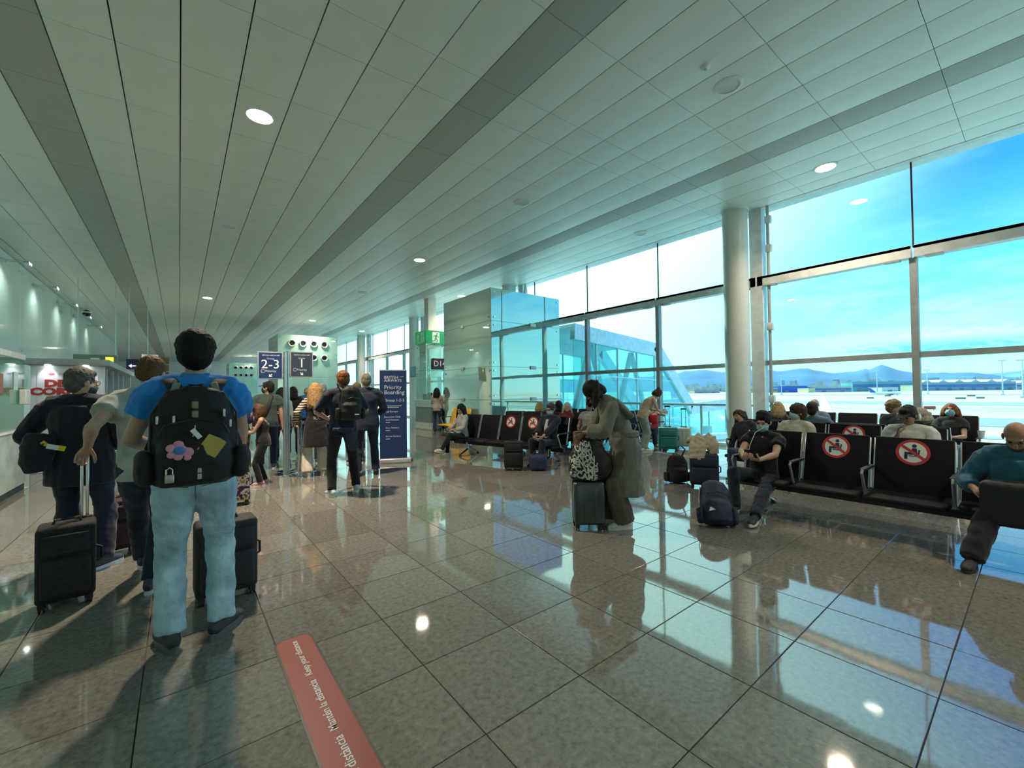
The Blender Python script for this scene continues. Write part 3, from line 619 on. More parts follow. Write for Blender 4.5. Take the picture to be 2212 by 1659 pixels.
for yy in (11.0, 14.2):
    jbar('fascia', (xa, yy, jz(xa) - .3), (xb + .1, yy, jz(xb) - .3), .6)
    jbar('sloping_fascia', (xb, yy, jz(xb) - .1), (xc, yy, .62), .55)
    jbar('low_fascia', (xc - .1, yy, .55), (26, yy, .75), .55)
    jbar('sill_beam', (xa, yy, -.5), (26, yy, -1.2), .3)
    jbar('rail', (xa, yy, 2.15), (19.2, yy, 1.9), .05, .03); jbar('rail', (xa, yy, .35), (20.6, yy, .1), .05, .03)
    n = 4
    for k in range(n):
        x0, x1 = xa + (xb - xa) * k / n, xa + (xb - xa) * (k + 1) / n
        MB().add([(x - JX, yy - 11 + y, z + ZO) for y in (-.02, .02) for x, z in ((x0 + .02, -.5), (x1 - .02, -.5), (x1 - .02, jz(x1) - .55), (x0 + .02, jz(x0) - .55))], [(0, 1, 2, 3), (4, 5, 6, 7), (0, 1, 5, 4), (1, 2, 6, 5), (2, 3, 7, 6), (3, 0, 4, 7)]).build('pane', BRG, jb, 0)
        jbar('glazing_bar', (x1, yy, -.5), (x1, yy, jz(x1) - .5), .05, .04)
        za, zb = (-.4, jz(x1) - .6) if k % 2 == 0 else (jz(x0) - .6, -.4)
        jbar('diagonal_brace', (x0, yy + (.3 if yy < 12 else -.3), za), (x1, yy + (.3 if yy < 12 else -.3), zb), .16, .08)
    MB().add([(x - JX, yy - 11 + y, z + ZO) for y in (-.02, .02) for x, z in ((xb + .02, -.55), (xc, -.7), (xc, .4), (xb + .02, jz(xb) - .6))], [(0, 1, 2, 3), (4, 5, 6, 7), (0, 1, 5, 4), (1, 2, 6, 5), (2, 3, 7, 6), (3, 0, 4, 7)]).build('pane', BRG, jb, 0)
    for k in range(3):
        x0, x1 = xc + 1.9 * k, xc + 1.9 * (k + 1)
        MB().add([(x - JX, yy - 11 + y, z + ZO) for y in (-.02, .02) for x, z in ((x0 + .02, -.8), (x1 - .02, -.9), (x1 - .02, .4), (x0 + .02, .35))], [(0, 1, 2, 3), (4, 5, 6, 7), (0, 1, 5, 4), (1, 2, 6, 5), (2, 3, 7, 6), (3, 0, 4, 7)]).build('pane', BRG, jb, 0)
        jbar('glazing_bar', (x1, yy, -.9), (x1, yy, .4), .05, .04)
o = MB(); o.add([(x - JX, y - 11, z + ZO) for y in (10.9, 14.3) for x, z in ((xa, jz(xa)), (xb, jz(xb)), (xb, jz(xb) - .12), (xa, jz(xa) - .12))], [(0, 1, 2, 3), (4, 5, 6, 7), (0, 1, 5, 4), (1, 2, 6, 5), (2, 3, 7, 6), (3, 0, 4, 7)]); o.build('roof', BR, jb, 0)
o = MB(); o.add([(x - JX, y - 11, z + ZO) for y in (10.9, 14.3) for x, z in ((xa, -.6), (26, -1.3), (26, -1.5), (xa, -.8))], [(0, 1, 2, 3), (4, 5, 6, 7), (0, 1, 5, 4), (1, 2, 6, 5), (2, 3, 7, 6), (3, 0, 4, 7)]); o.build('deck', FDARK, jb, 0)
for x in (13, 19, 25): MB().cyl((x - JX, 1.6, 0), (x - JX, 1.6, ZO - .7), .3).build('support', FDARK, jb)
# guard rail outside by the bridge
o = thing('guard_rail', 'grey metal guard rail just outside the glass near the bridge', 'railing', (12.2, 3, GZ)); MB().tube([(0, 1.2, 7.05), (0, 7.6, 7.05)], .04).build('top_rail', FDARK, o)
for y in (1.2, 3.3, 5.4, 7.6): MB().cyl((0, y, 0), (0, y, 7.05), .035).build('upright', FDARK, o)
# ================================================================ people
def rot(axis, deg): return Matrix.Rotation(rad(deg), 3, axis)
def two_bone(a, c, l1, l2, pole):
    d = c - a; Ln = max(min(d.length, (l1 + l2) * .998), abs(l1 - l2) + .02); u = d.normalized(); x = (l1 * l1 - l2 * l2 + Ln * Ln) / (2 * Ln)
    h = math.sqrt(max(l1 * l1 - x * x, 0)); p = V(pole); p = p - u * p.dot(u)
    if p.length < 1e-4: p = V((0, -1, 0)) - u * -u.y
    p.normalize(); return a + u * x + p * h, a + u * Ln
SKIN = {'light': (.52, .33, .24), 'mid': (.40, .23, .15), 'tan': (.30, .17, .11), 'dark': (.22, .12, .08)}
def cloth(col, kind='cloth'):
    return mat('%s_%.3f_%.3f_%.3f' % ((kind,) + tuple(col)), col, .85, 0, .16, 14, .25, 120, .25, sheen=.2)
def person(label, loc, face, h=1.75, b=1.0, fem=False, pelvis=None, lean=0, side=0, twist=0, neckp=0, hp=0, hy=0, ht=0, hands=((None, {}), (None, {})),
           feet=None, knees=None, skin='light', hair=('short', (.05, .03, .02)), top=None, bottom=None, shoes=((.05, .05, .06), (.7, .7, .7)), socks=None, mask=None, cap=None,
           glasses=False, facing=False, vox=.015, group=None, seat=None, beard=None, belt=None, loc_z=0):
    """face: heading in degrees from +Y towards +X; body local axes: x right, y forward"""
    s = h / 1.75; root = thing('person', label, 'person', (loc[0], loc[1], loc_z), -face, group)
    if pelvis is None: pelvis = (0, 0, .93 * s) if seat is None else (0, 0, seat + .105 * s)
    p0 = V(pelvis); LX = rot('Z', 0) @ V((1, 0, 0))
    dl = rot('Y', side) @ rot('X', -lean * .6) @ V((0, 0, 1)); du = rot('Y', side * 1.2) @ rot('X', -lean * 1.15) @ V((0, 0, 1))
    mid = p0 + dl * .25 * s; neck = mid + du * .285 * s
    lat = rot('Z', -twist) @ rot('Y', side) @ V((1, 0, 0)); lat = (lat - du * lat.dot(du)).normalized(); fwd = du.cross(lat)
    latp = rot('Z', 0) @ V((1, 0, 0))
    sw = (.158 if fem else .182) * s * b
    sh = [neck - du * .06 * s - lat * sw, neck - du * .06 * s + lat * sw]
    hipw = (.092 if fem else .088) * s * b; hip = [p0 - latp * hipw - V((0, 0, .02)), p0 + latp * hipw - V((0, 0, .02))]
    # head frame
    Hm = Matrix((lat, fwd, du)).transposed(); Hm = Hm @ rot('Z', -hy) @ rot('X', -(hp - neckp)) @ rot('Y', ht)
    nd = (Hm @ V((0, -.12, 1))).normalized() * .6 + du * .4; nd.normalize(); hc = neck + nd * .158 * s
    HM = Hm.to_4x4() @ Matrix.Diagonal((s ** .5 * 1.04, s ** .5 * 1.04, s ** .5 * 1.04, 1)); HM = Matrix.Translation(hc) @ HM
    # arms
    arms = []
    for i, sg in enumerate((-1, 1)):
        tg, op = hands[i] if isinstance(hands[i], tuple) and len(hands[i]) == 2 and isinstance(hands[i][1], dict) else (hands[i], {})
        tg = V(tg) if tg is not None else sh[i] + V((sg * .07, .03, -.53 * s)) + (V((0, 0, 0)) if seat is None else V((0, .12, 0)))
        el, wr = two_bone(sh[i], tg, .285 * s, .25 * s, V(op.get('pole', (sg * .6, -.7, -.35))))
        fd = V(op.get('dir', (wr - el))).normalized(); pn = V(op.get('palm', (-sg, .1, 0))); arms.append((sh[i], el, wr, fd, pn, op.get('curl', 25), sg))
    # legs
    legs = []
    if feet is None: feet = ((-.11 * s, 0, 0, 8), (.11 * s, 0, 0, 8)) if seat is None else ((-.12, .42, 0, 5), (.12, .42, 0, 5))
    for i, sg in enumerate((-1, 1)):
        fx, fy, fz, yaw = feet[i][:4]; pit = feet[i][4] if len(feet[i]) > 4 else 0
        Fr = rot('Z', -yaw * sg) @ rot('X', pit); an = V((fx, fy, fz)) + Fr @ V((0, 0, .085 * s)); pole = V((sg * .12, 1, .25)) if knees is None else V(knees[i])
        kn, an2 = two_bone(hip[i], an, .435 * s, .42 * s, pole); legs.append((hip[i], kn, an2, Fr, sg))
    J = dict(root=root, neck=neck, head=hc, arms=arms, legs=legs, lat=lat, fwd=fwd, up=du, mid=mid, p0=p0, s=s)
    W2 = Matrix.Translation((loc[0], loc[1], loc_z)) @ Matrix.Rotation(rad(-face), 4, 'Z'); J['W'] = W2
    def spine(t): return p0 + dl * t * s if t < .25 else mid + du * (t - .25) * s
    prof = ([(-.08, .10, .085), (-.03, .158, .118), (.03, .165, .122), (.12, .145, .105), (.2, .122, .092), (.28, .128, .1), (.36, .142, .115), (.43, .145, .1), (.49, .115, .08), (.53, .06, .06)] if fem else
            [(-.08, .10, .085), (-.03, .148, .112), (.03, .155, .115), (.12, .148, .108), (.2, .143, .104), (.28, .152, .11), (.36, .165, .118), (.43, .17, .105), (.49, .135, .085), (.53, .068, .065)])
    def torso(mb, off=0, t0=-1, t1=1, belly=0, wide=False):
        pr = [q for q in prof if t0 <= q[0] <= t1]
        if wide and t0 < -.04: pr = [(t0 + .0, (.166 if fem else .158), .120), ] + [q for q in pr if q[0] > t0 + .02 and q[0] > -.05]
        mb.loft([spine(q[0]) + (fwd * belly * max(0, 1 - abs(q[0] - .12) / .2)) for q in pr], [q[1] * s * b + off for q in pr], [q[2] * s * (.5 + .5 * b) + off for q in pr], lat=tuple(lat), n=16)
        if t1 > .5:
            mb.loft([sh[0] - lat * .0 + du * .012, (sh[0] + sh[1]) / 2 + du * .045 * s, sh[1] + du * .012], [.058 * s + off, .06 * s + off, .058 * s + off], n=10, lat=tuple(fwd))
    def arm(mb, i, off=0, k0=0, k1=1, taper=None):
        a, e, w = arms[i][:3]; P = []; R = []
        for u, r in ((0, .056), (.08, .053), (.25, .047), (.48, .039), (.56, .042), (.66, .041), (.85, .030), (1, .0265)):
            if k0 <= u <= k1: P.append(a.lerp(e, u / .53) if u < .53 else e.lerp(w, (u - .53) / .47)); R.append(r * s * (.55 + .45 * b) * (.88 if fem else 1) + off)
        if taper: R = [r + taper * j / max(1, len(R) - 1) for j, r in enumerate(R)]
        mb.loft(P, R, n=10); mb.ell(a, [.052 * s * (.9 if fem else 1) + off * .8] * 3)
        if k0 <= .53 <= k1: mb.ell(e, [.041 * s * (.85 if fem else 1) + off] * 3)
    def leg(mb, i, off=0, k1=1, ankle=None, kneer=None):
        a, kn, an, Fr, sg = legs[i]; P = []; R = []
        for u, r in ((0, .088), (.1, .086), (.25, .075), (.44, .056), (.52, .053), (.64, .056), (.82, .042), (1, .034)):
            if u <= k1 + 1e-6:
                P.append(a.lerp(kn, u / .5) if u < .5 else kn.lerp(an, (u - .5) / .5)); rr = r * s * (.5 + .5 * b) + off
                if ankle and u > .44: rr = max(rr, ankle if kneer is None else kneer + (ankle - kneer) * (u - .44) / .56)
                R.append(rr)
        mb.loft(P, R, n=12); mb.ell(a, [.09 * s * (.5 + .5 * b) + off] * 3)
        if k1 > .5: mb.ell(kn, [max(.056 * s + off, kneer or 0)] * 3)
    # ---- skin: one continuous body
    B = MB(); X = MB(); torso(B)
    for i in (0, 1): arm(B, i); leg(B, i)
    B.loft([neck - nd * .05 * s, neck + nd * .05 * s, hc - nd * .01], [.06 * s, .051 * s * (.9 if fem else 1), .055 * s], n=12)
    B.ell((0, -.012, .035), (.074, .094, .088), HM); B.ell((0, .022, -.03), (.063, .074, .085), HM); B.ell((0, .045, -.078), (.043, .044, .036), HM); B.ell((0, -.03, -.02), (.06, .06, .07), HM)
    B.ell((0, .083, .028), (.05, .014, .012), HM)
    for i in (0, 1):
        a, e, w, fd, pn, curl, sg = arms[i]; pnn = (pn - fd * pn.dot(fd)).normalized(); ac = fd.cross(pnn) * (1 if sg > 0 else -1)     # ac points to the thumb side
        q = s * (.92 if fem else 1)
        B.loft([w - fd * .01, w + fd * .03 * q, w + fd * .075 * q, w + fd * .095 * q], [.024 * q, .036 * q, .041 * q, .036 * q], [.02 * q, .017 * q, .015 * q, .012 * q], lat=tuple(ac), n=10)
        for k, (o_, ln, r) in enumerate(((.029, .072, .0088), (.010, .082, .009), (-.009, .076, .0085), (-.027, .06, .0076))):
            p = w + fd * .088 * q + ac * o_ * q; pts = [p - fd * .015 * q, p]; dr = fd.copy()
            for j, fr_ in enumerate((.45, .32, .23)):
                dr = (Matrix.Rotation(rad(curl * (1, 1.15, .8)[j] * (1 + .08 * k)), 3, ac.cross(dr).cross(dr).normalized() if False else pnn.cross(dr).normalized()) @ dr) if False else (dr * math.cos(rad(curl)) + (pnn - dr * pnn.dot(dr)).normalized() * math.sin(rad(curl)))
                p = p + dr * ln * fr_ * q; pts.append(p.copy())
            X.loft(pts, [r * q, r * q, r * .97 * q, r * .9 * q, r * .7 * q], n=7); X.ell(pts[-1], [r * .72 * q] * 3, nu=7, nv=5)
        p = w + fd * .025 * q + ac * .028 * q; td = (fd * .62 + ac * .62 + pnn * .35).normalized(); t1 = p + td * .042 * q; t2 = t1 + (td * .8 + fd * .4 + pnn * curl / 90).normalized() * .03 * q; t3 = t2 + (td * .4 + fd * .7 + pnn * curl / 60).normalized() * .026 * q
        X.loft([p - td * .012, p, t1, t2, t3], [.013 * q, .0135 * q, .011 * q, .0098 * q, .007 * q], n=7)
    for i in (0, 1):
        a, kn, an, Fr, sg = legs[i]; f_ = Fr @ V((0, 1, 0)); up = Fr @ V((0, 0, 1))
        B.loft([an - f_ * .04 - up * .03, an + f_ * .05 - up * .035, an + f_ * .13 * s - up * .055], [.032, .038, .036], [.03, .03, .02], n=8)
    X.ell((0, .103, -.012), (.013, .020, .024), HM, 8, 6); X.ell((0, .112, -.026), (.016, .014, .011), HM, 8, 6)
    for sg in (-1, 1): X.ell((sg * .077, -.005, -.002), (.010, .020, .032), HM, 8, 6)
    sm = mat('skin_' + skin, SKIN[skin], .5, 0, .08, 20, .1, 160, .4)
    link('body', solid(B, 'body', vox * .85, 2, extra=X), sm, root)
    if facing:
        for sg in (-1, 1): MB().ell((sg * .031, .086, .008), (.013, .009, .008), HM, 8, 6).build('eye', mat('eye_dark', (.03, .02, .02), .2), root)
        if not mask: MB().ell((0, .088, -.056), (.025, .010, .007), HM, 10, 6).build('lips', mat('lips', (.36, .14, .12), .5), root)
        for sg in (-1, 1): MB().loft([(sg * .014, .096, .027), (sg * .032, .094, .031), (sg * .05, .083, .027)], [.003, .004, .002], n=6, M=HM).build('eyebrow', mat('brow', (.09, .055, .035), .8), root)
    # ---- hair
    st, hcol = hair[0], hair[1]; hm = mat('hair_%.3f_%.3f_%.3f' % tuple(hcol), hcol, .62, 0, .35, 30, .5, 90, .2)
    if st != 'bald' or cap:
        G = MB()
        if st in ('short', 'curly', 'thin', 'bald'):
            th = {'short': .012, 'curly': .03, 'thin': .006, 'bald': .003}[st]
            if st != 'bald':
                G.ell((0, -.020, .045), (.074 + th, .092 + th, .086 + th), HM); G.ell((0, -.052, .0), (.068 + th, .055 + th, .085 + th * .6), HM)
                for sg in (-1, 1): G.ell((sg * .058, -.012, .02), (.022 + th * .5, .05, .045), HM)
                if st == 'curly':
                    r_ = random.Random(len(label))
                    for k in range(40):
                        a, c = r_.uniform(0, 6.28), r_.uniform(.1, 1); q = math.sqrt(1 - c * c); G.ell((.09 * q * math.cos(a), -.02 + .105 * q * math.sin(a), .045 + .1 * c), [r_.uniform(.018, .03)] * 3, HM, 7, 5)
                elif th > .01: G.ell((0, .045, .088), (.06, .045, .035), HM)
        else:
            G.ell((0, -.018, .044), (.088, .104, .094), HM); G.ell((0, -.05, -.02), (.083, .062, .1), HM)
            for sg in (-1, 1): G.ell((sg * .07, .01, -.01), (.024, .055, .075), HM)
            ln = hair[2] if len(hair) > 2 else .3
            if st == 'bun': G.ell((0, -.10, .095), (.042, .042, .042), HM)
            if st == 'pony': G.loft([HM @ V((0, -.1, .06)), HM @ V((0, -.16, .02)), HM @ V((0, -.15, .0)) - V((0, 0, ln * .6)), HM @ V((0, -.12, 0)) - V((0, 0, ln))], [.025, .035, .032, .01], n=8)
            if st == 'long':
                r_ = random.Random(len(label) + 5); fr = hair[3] if len(hair) > 3 else 0
                for k in range(15):
                    u = k / 14 * 2 - 1; an_ = u * 1.75; c = V((.085 * math.sin(an_), -.02 - .085 * math.cos(an_), .02)); p0_ = HM @ c; bk = HM.to_3x3() @ V((math.sin(an_) * .35, -math.cos(an_) * .5 + fr, 0))
                    l_ = ln * r_.uniform(.85, 1.08) * (1 - .12 * abs(u)); G.loft([HM @ V((c.x * .5, c.y * .6, .09)), p0_, p0_ + bk * .06 + V((0, 0, -l_ * .4)), p0_ + bk * .09 + V((r_.uniform(-.015, .015), 0, -l_ * .75)), p0_ + bk * .07 + V((r_.uniform(-.025, .025), 0, -l_))], [.03, .032, .032, .028, .008], n=7)
            if st == 'bob':
                for k in range(13):
                    u = k / 12 * 2 - 1; an_ = u * 2.1; c = V((.085 * math.sin(an_), -.02 - .08 * math.cos(an_), .02)); p0_ = HM @ c; G.loft([p0_ + V((0, 0, .05)), p0_, p0_ + (HM.to_3x3() @ V((math.sin(an_), -math.cos(an_), 0))) * .025 - V((0, 0, ln * .5)), p0_ - V((0, 0, ln))], [.03, .034, .034, .014], n=7)
            if st == 'hood':
                G.ell((0, -.02, .0), (.105, .115, .13), HM); G.loft([HM @ V((0, -.05, -.05)), neck - fwd * .05], [.1, .11], n=12)
        if G.v: link('hood' if st == 'hood' else 'hair', solid(G, 'hair', max(.007, vox * .6), 1, .0025 if st != 'hood' else .002, .022, len(label)), hm, root)
    if cap:
        cm_ = cloth(cap, 'capcloth'); G = MB(); G.ell((0, -.012, .055), (.09, .106, .08), HM); link('cap', solid(G, 'cap', .011, 1), cm_, root)
        MB().loft([HM @ V((0, .07, .055)), HM @ V((0, .12, .05)), HM @ V((0, .165, .04))], [.075, .07, .045], [.006, .005, .004], lat=tuple((HM.to_3x3() @ V((1, 0, 0)))), n=14).build('cap_peak', cm_, root)
    if mask:
        G = MB(); G.ell((0, .05, -.05), (.066, .062, .055), HM, 14, 10); G.ell((0, .08, -.04), (.036, .04, .045), HM)
        mo = link('face_mask', solid(G, 'mask', .009, 2), mat('mask_%.2f' % mask[0], mask, .7, 0, .05, 40, .1, 60), root)
        for sg in (-1, 1): MB().tube([HM @ V((sg * .064, .05, -.03)), HM @ V((sg * .082, .0, -.01)), HM @ V((sg * .082, -.02, .02))], .002, 5).build('ear_loop', mat('loop', (.8, .85, .85), .7), mo)
    if glasses:
        G = MB()
        for sg in (-1, 1):
            c = V((sg * .033, .1, .008)); G.tube([HM @ (c + V((.026 * math.cos(a), 0, .018 * math.sin(a)))) for a in np.linspace(0, 2 * PI, 13)], .0022, 5); G.tube([HM @ V((sg * .06, .095, .012)), HM @ V((sg * .08, .0, .012)), HM @ V((sg * .078, -.03, 0))], .002, 5)
        G.tube([HM @ V((-.01, .104, .012)), HM @ V((.01, .104, .012))], .002, 5).build('glasses', BLACK, root)
    if beard:
        G = MB(); G.ell((0, .048, -.078), (.05, .05, .04), HM); G.ell((0, .03, -.055), (.066, .05, .05), HM); link('beard', solid(G, 'beard', .009, 1), mat('beard', beard, .8, 0, .3, 60), root)
    # ---- clothes
    amp = .0045 if vox < .0125 else .0032
    if top:
        T = MB(); ty = top.get('t', 'tee'); off = top.get('off', .02); hem = top.get('hem', -.06); torso(T, off, max(-.1, hem - .03), .52 if ty not in ('tank',) else .45, top.get('belly', 0), True)
        if hem < -.08 or top.get('skirt'):
            ln = top.get('len', .2); fl_ = top.get('flare', .03)
            T.loft([spine(.1), spine(-.05), p0 - V((0, 0, .1 + ln * .45)) , p0 - V((0, 0, .1 + ln))], [.16 * s * b + off, .17 * s * b + off + .01, .165 * s * b + off + fl_ * .6, .16 * s * b + off + fl_], [.115 * s + off, .13 * s + off, .125 * s + off + fl_ * .7, .12 * s + off + fl_], n=18)
        k1 = {'tee': .33, 'long': .97, 'tank': 0, 'half': .5}[ty]
        if k1 > 0:
            for i in (0, 1): arm(T, i, off + (.004 if ty == 'tee' else -.002), 0, k1, top.get('cuff', .012 if ty == 'tee' else .004))
        else:
            for sg in (-1, 1): T.loft([neck + lat * sg * .07 - du * .05 + fwd * .05, neck + lat * sg * .085 + du * .0, neck + lat * sg * .09 - du * .1 - fwd * .06], [.02, .022, .025], n=8)
        if ty != 'tank': T.loft([neck - du * .12 * s + fwd * .01, neck - du * .012 * s + fwd * .006], [.10 * s + off, .066 * s], [.088 * s + off, .066 * s], lat=tuple(lat), n=14)
        if top.get('collar'): T.loft([neck - du * .03, neck + nd * .03], [.078 * s, .07 * s], n=14)
        me = solid(T, 'top', vox, 2, top.get('amp', amp), top.get('wl', .11), len(label))
        tc_ = link(top.get('name', 'shirt'), me, top.get('mat') or cloth(top['col']), root); J['top'] = tc_
        if top.get('inner'):
            fp = MB(); fp.loft([spine(.08) + fwd * (.105 * s), spine(.3) + fwd * (.112 * s), spine(.47) + fwd * .085 * s], [.05, .06, .045], [.055, .06, .05], lat=tuple(lat), n=12); link('shirt_front', solid(fp, 'sf', vox), cloth(top['inner']), root)
    if bottom:
        T = MB(); ty = bottom.get('t', 'trousers'); off = bottom.get('off', .013); torso(T, off, -.09, .13)
        if ty == 'skirt':
            for i in (0, 1): leg(T, i, off + .03, .44)
            T.loft([legs[0][0].lerp(legs[0][1], .5), legs[1][0].lerp(legs[1][1], .5)], [.1, .1], n=10)
        else:
            k1 = {'trousers': 1, 'shorts': .44, 'cropped': .82}[ty]
            for i in (0, 1): leg(T, i, off, k1, bottom.get('ankle', .062), bottom.get('knee', .072) if bottom.get('ankle', .062) > .05 else None)
        me = solid(T, 'bottom', vox, 2, bottom.get('amp', amp * 1.1), bottom.get('wl', .12), len(label) + 3, zmin=.012 if seat is None else None)
        J['bottom'] = link(bottom.get('name', 'trousers' if ty != 'skirt' else 'skirt'), me, bottom.get('mat') or cloth(bottom['col']), root)
    for i in (0, 1):
        a, kn, an, Fr, sg = legs[i]; base = an - Fr @ V((0, 0, .085 * s)); FM = Matrix.Translation(base) @ Fr.to_4x4() @ Matrix.Diagonal((s, s, s, 1))
        big = shoes[2] if len(shoes) > 2 else 1
        U = MB(); U.loft([(0, -.085, .045), (0, -.06, .055), (0, 0, .06), (0, .06, .055), (0, .12, .042), (0, .165, .036), (0, .185, .032)], [.024, .036, .040, .043, .046, .038, .018], [.03, .042, .045, .04, .03, .024, .014], n=12, M=FM); U.ell((0, -.02, .085), (.042, .052, .035), FM)
        me = solid(U, 'shoe', max(.009, vox * .75), 2); so_ = link('shoe', me, mat('shoe_%.2f_%.2f_%.2f' % tuple(shoes[0]), shoes[0], .6, 0, .12, 30, .15, 80), root)
        ol = [(math.sin(t) * (.046 if math.cos(t) > 0 else .038), .05 + math.cos(t) * .145) for t in np.linspace(0, 2 * PI, 21)[:-1]]
        MB().prism(ol, .028 * big, FM).build('sole', mat('sole_%.2f_%.2f' % tuple(shoes[1][:2]), shoes[1], .7, 0, .05), so_)
        if socks: MB().loft([an - V((0, 0, .01)), an.lerp(kn, .22)], [.042 * s, .046 * s], n=12).build('sock', cloth(socks), root)
    if belt: MB().loft([spine(.09), spine(.115)], [.16 * s * b + .022] * 2, [.118 * s + .022] * 2, lat=tuple(lat), n=24).build('belt', cloth(belt), root)
    return J
# ================================================================ luggage, seats, signs
RUB = mat('rubber', (.015, .015, .017), .55); ALU = mat('aluminium', (.72, .75, .78), .22, 1, .04); NYL = mat('black_nylon', (.016, .017, .02), .7, 0, .25, 20, .4, 160, .3)
def wheels(o, w, d, r=.024, dual=True, z=0):
    for sx in (-1, 1):
        for sy in (-1, 1):
            x, y = sx * (w / 2 - .035), sy * (d / 2 - .035)
            k = MB().rbox((x - .022, y - .018, r), (x + .022, y + .018, r * 2 + .02), .006, 1).build('wheel_fork', RUB, o)
            for q in ((-.012, .012) if dual else (0,)): MB().lathe([(r * .5, -.007), (r, -.005), (r, .005), (r * .5, .007)], c=(x + q, y, r), n=16, axis='x').build('wheel', RUB, k)
            MB().lathe([(r * .45, -.021), (r * .45, .021)], c=(x, y, r), n=10, axis='x').build('hub', STEEL, k)
def trolley(name, label, loc, rz, w=.36, d=.22, h=.55, mt=None, handle=.42, rods=ALU, grip=RUB, rodw=.13, shell=False, tilt=0, pocket=True, ribs=0, hx=0, group=None, trim=None):
    """upright wheeled case; handle extends from the top, front faces local -y"""
    o = thing(name, label, 'suitcase', loc, rz, group); o.rotation_euler.x = rad(tilt)
    z0 = .055; mt = mt or NYL; trim = trim or RUB
    MB().rbox((-w / 2, -d / 2, z0), (w / 2, d / 2, h), .045 if shell else .03, 4).build('shell', mt, o, 50)
    if shell:
        MB().rbox((-w / 2 - .003, -.006, z0 - .003), (w / 2 + .003, .006, h + .003), .04, 3).build('zip_band', trim, o)
        for k in range(ribs):
            x = -w / 2 + w * (k + 1) / (ribs + 1); MB().rbox((x - .012, -d / 2 - .005, z0 + .05), (x + .012, -d / 2 + .01, h - .05), .006, 2).build('rib', mt, o); MB().rbox((x - .012, d / 2 - .01, z0 + .05), (x + .012, d / 2 + .005, h - .05), .006, 2).build('rib', mt, o)
        MB().rbox((w / 2 - .004, -.03, h * .55), (w / 2 + .012, .02, h * .72), .006).build('side_lock', STEEL, o)
    elif pocket:
        p = MB().rbox((-w / 2 + .025, -d / 2 - .035, z0 + .04), (w / 2 - .025, -d / 2 + .02, h * .62), .025, 3).build('front_pocket', mt, o, 50)
        MB().tube([(-w / 2 + .05, -d / 2 - .036, h * .56), (w / 2 - .05, -d / 2 - .036, h * .56)], .004, 6).build('zip', trim, p)
        p = MB().rbox((-w / 2 + .03, -d / 2 - .025, h * .65), (w / 2 - .03, -d / 2 + .02, h - .05), .02, 3).build('top_pocket', mt, o, 50); MB().tube([(-w / 2 + .05, -d / 2 - .026, h * .7), (w / 2 - .05, -d / 2 - .026, h * .7)], .004, 6).build('zip', trim, p)
    MB().tube([(-.07, 0, h - .005), (-.06, 0, h + .03), (.06, 0, h + .03), (.07, 0, h - .005)], .010, 8).build('carry_handle', trim, o)
    MB().tube([(w / 2 - .002, 0, h * .45), (w / 2 + .03, 0, h * .48), (w / 2 + .03, 0, h * .62), (w / 2 - .002, 0, h * .65)], .009, 8).build('side_handle', trim, o)
    if handle:
        hd = thing_part('telescopic_handle', o); hd.location.x = hx; y = d / 2 - .03
        for sx in (-1, 1):
            MB().rbox((sx * rodw / 2 - .009, y - .006, h - .02), (sx * rodw / 2 + .009, y + .006, h + handle), .004, 1).build('rod', rods, hd)
        MB().rbox((-rodw / 2 - .02, y - .016, h + handle - .005), (rodw / 2 + .02, y + .016, h + handle + .03), .012, 2).build('grip', grip, hd)
        MB().rbox((-rodw / 2 - .03, y - .02, h - .004), (rodw / 2 + .03, y + .015, h + .012), .005, 1).build('collar', trim, hd)
    wheels(o, w, d)
    return o
def thing_part(name, parent):
    e_ = bpy.data.objects.new(name, None); COL.objects.link(e_); e_.parent = parent; e_.empty_display_size = .05; return e_
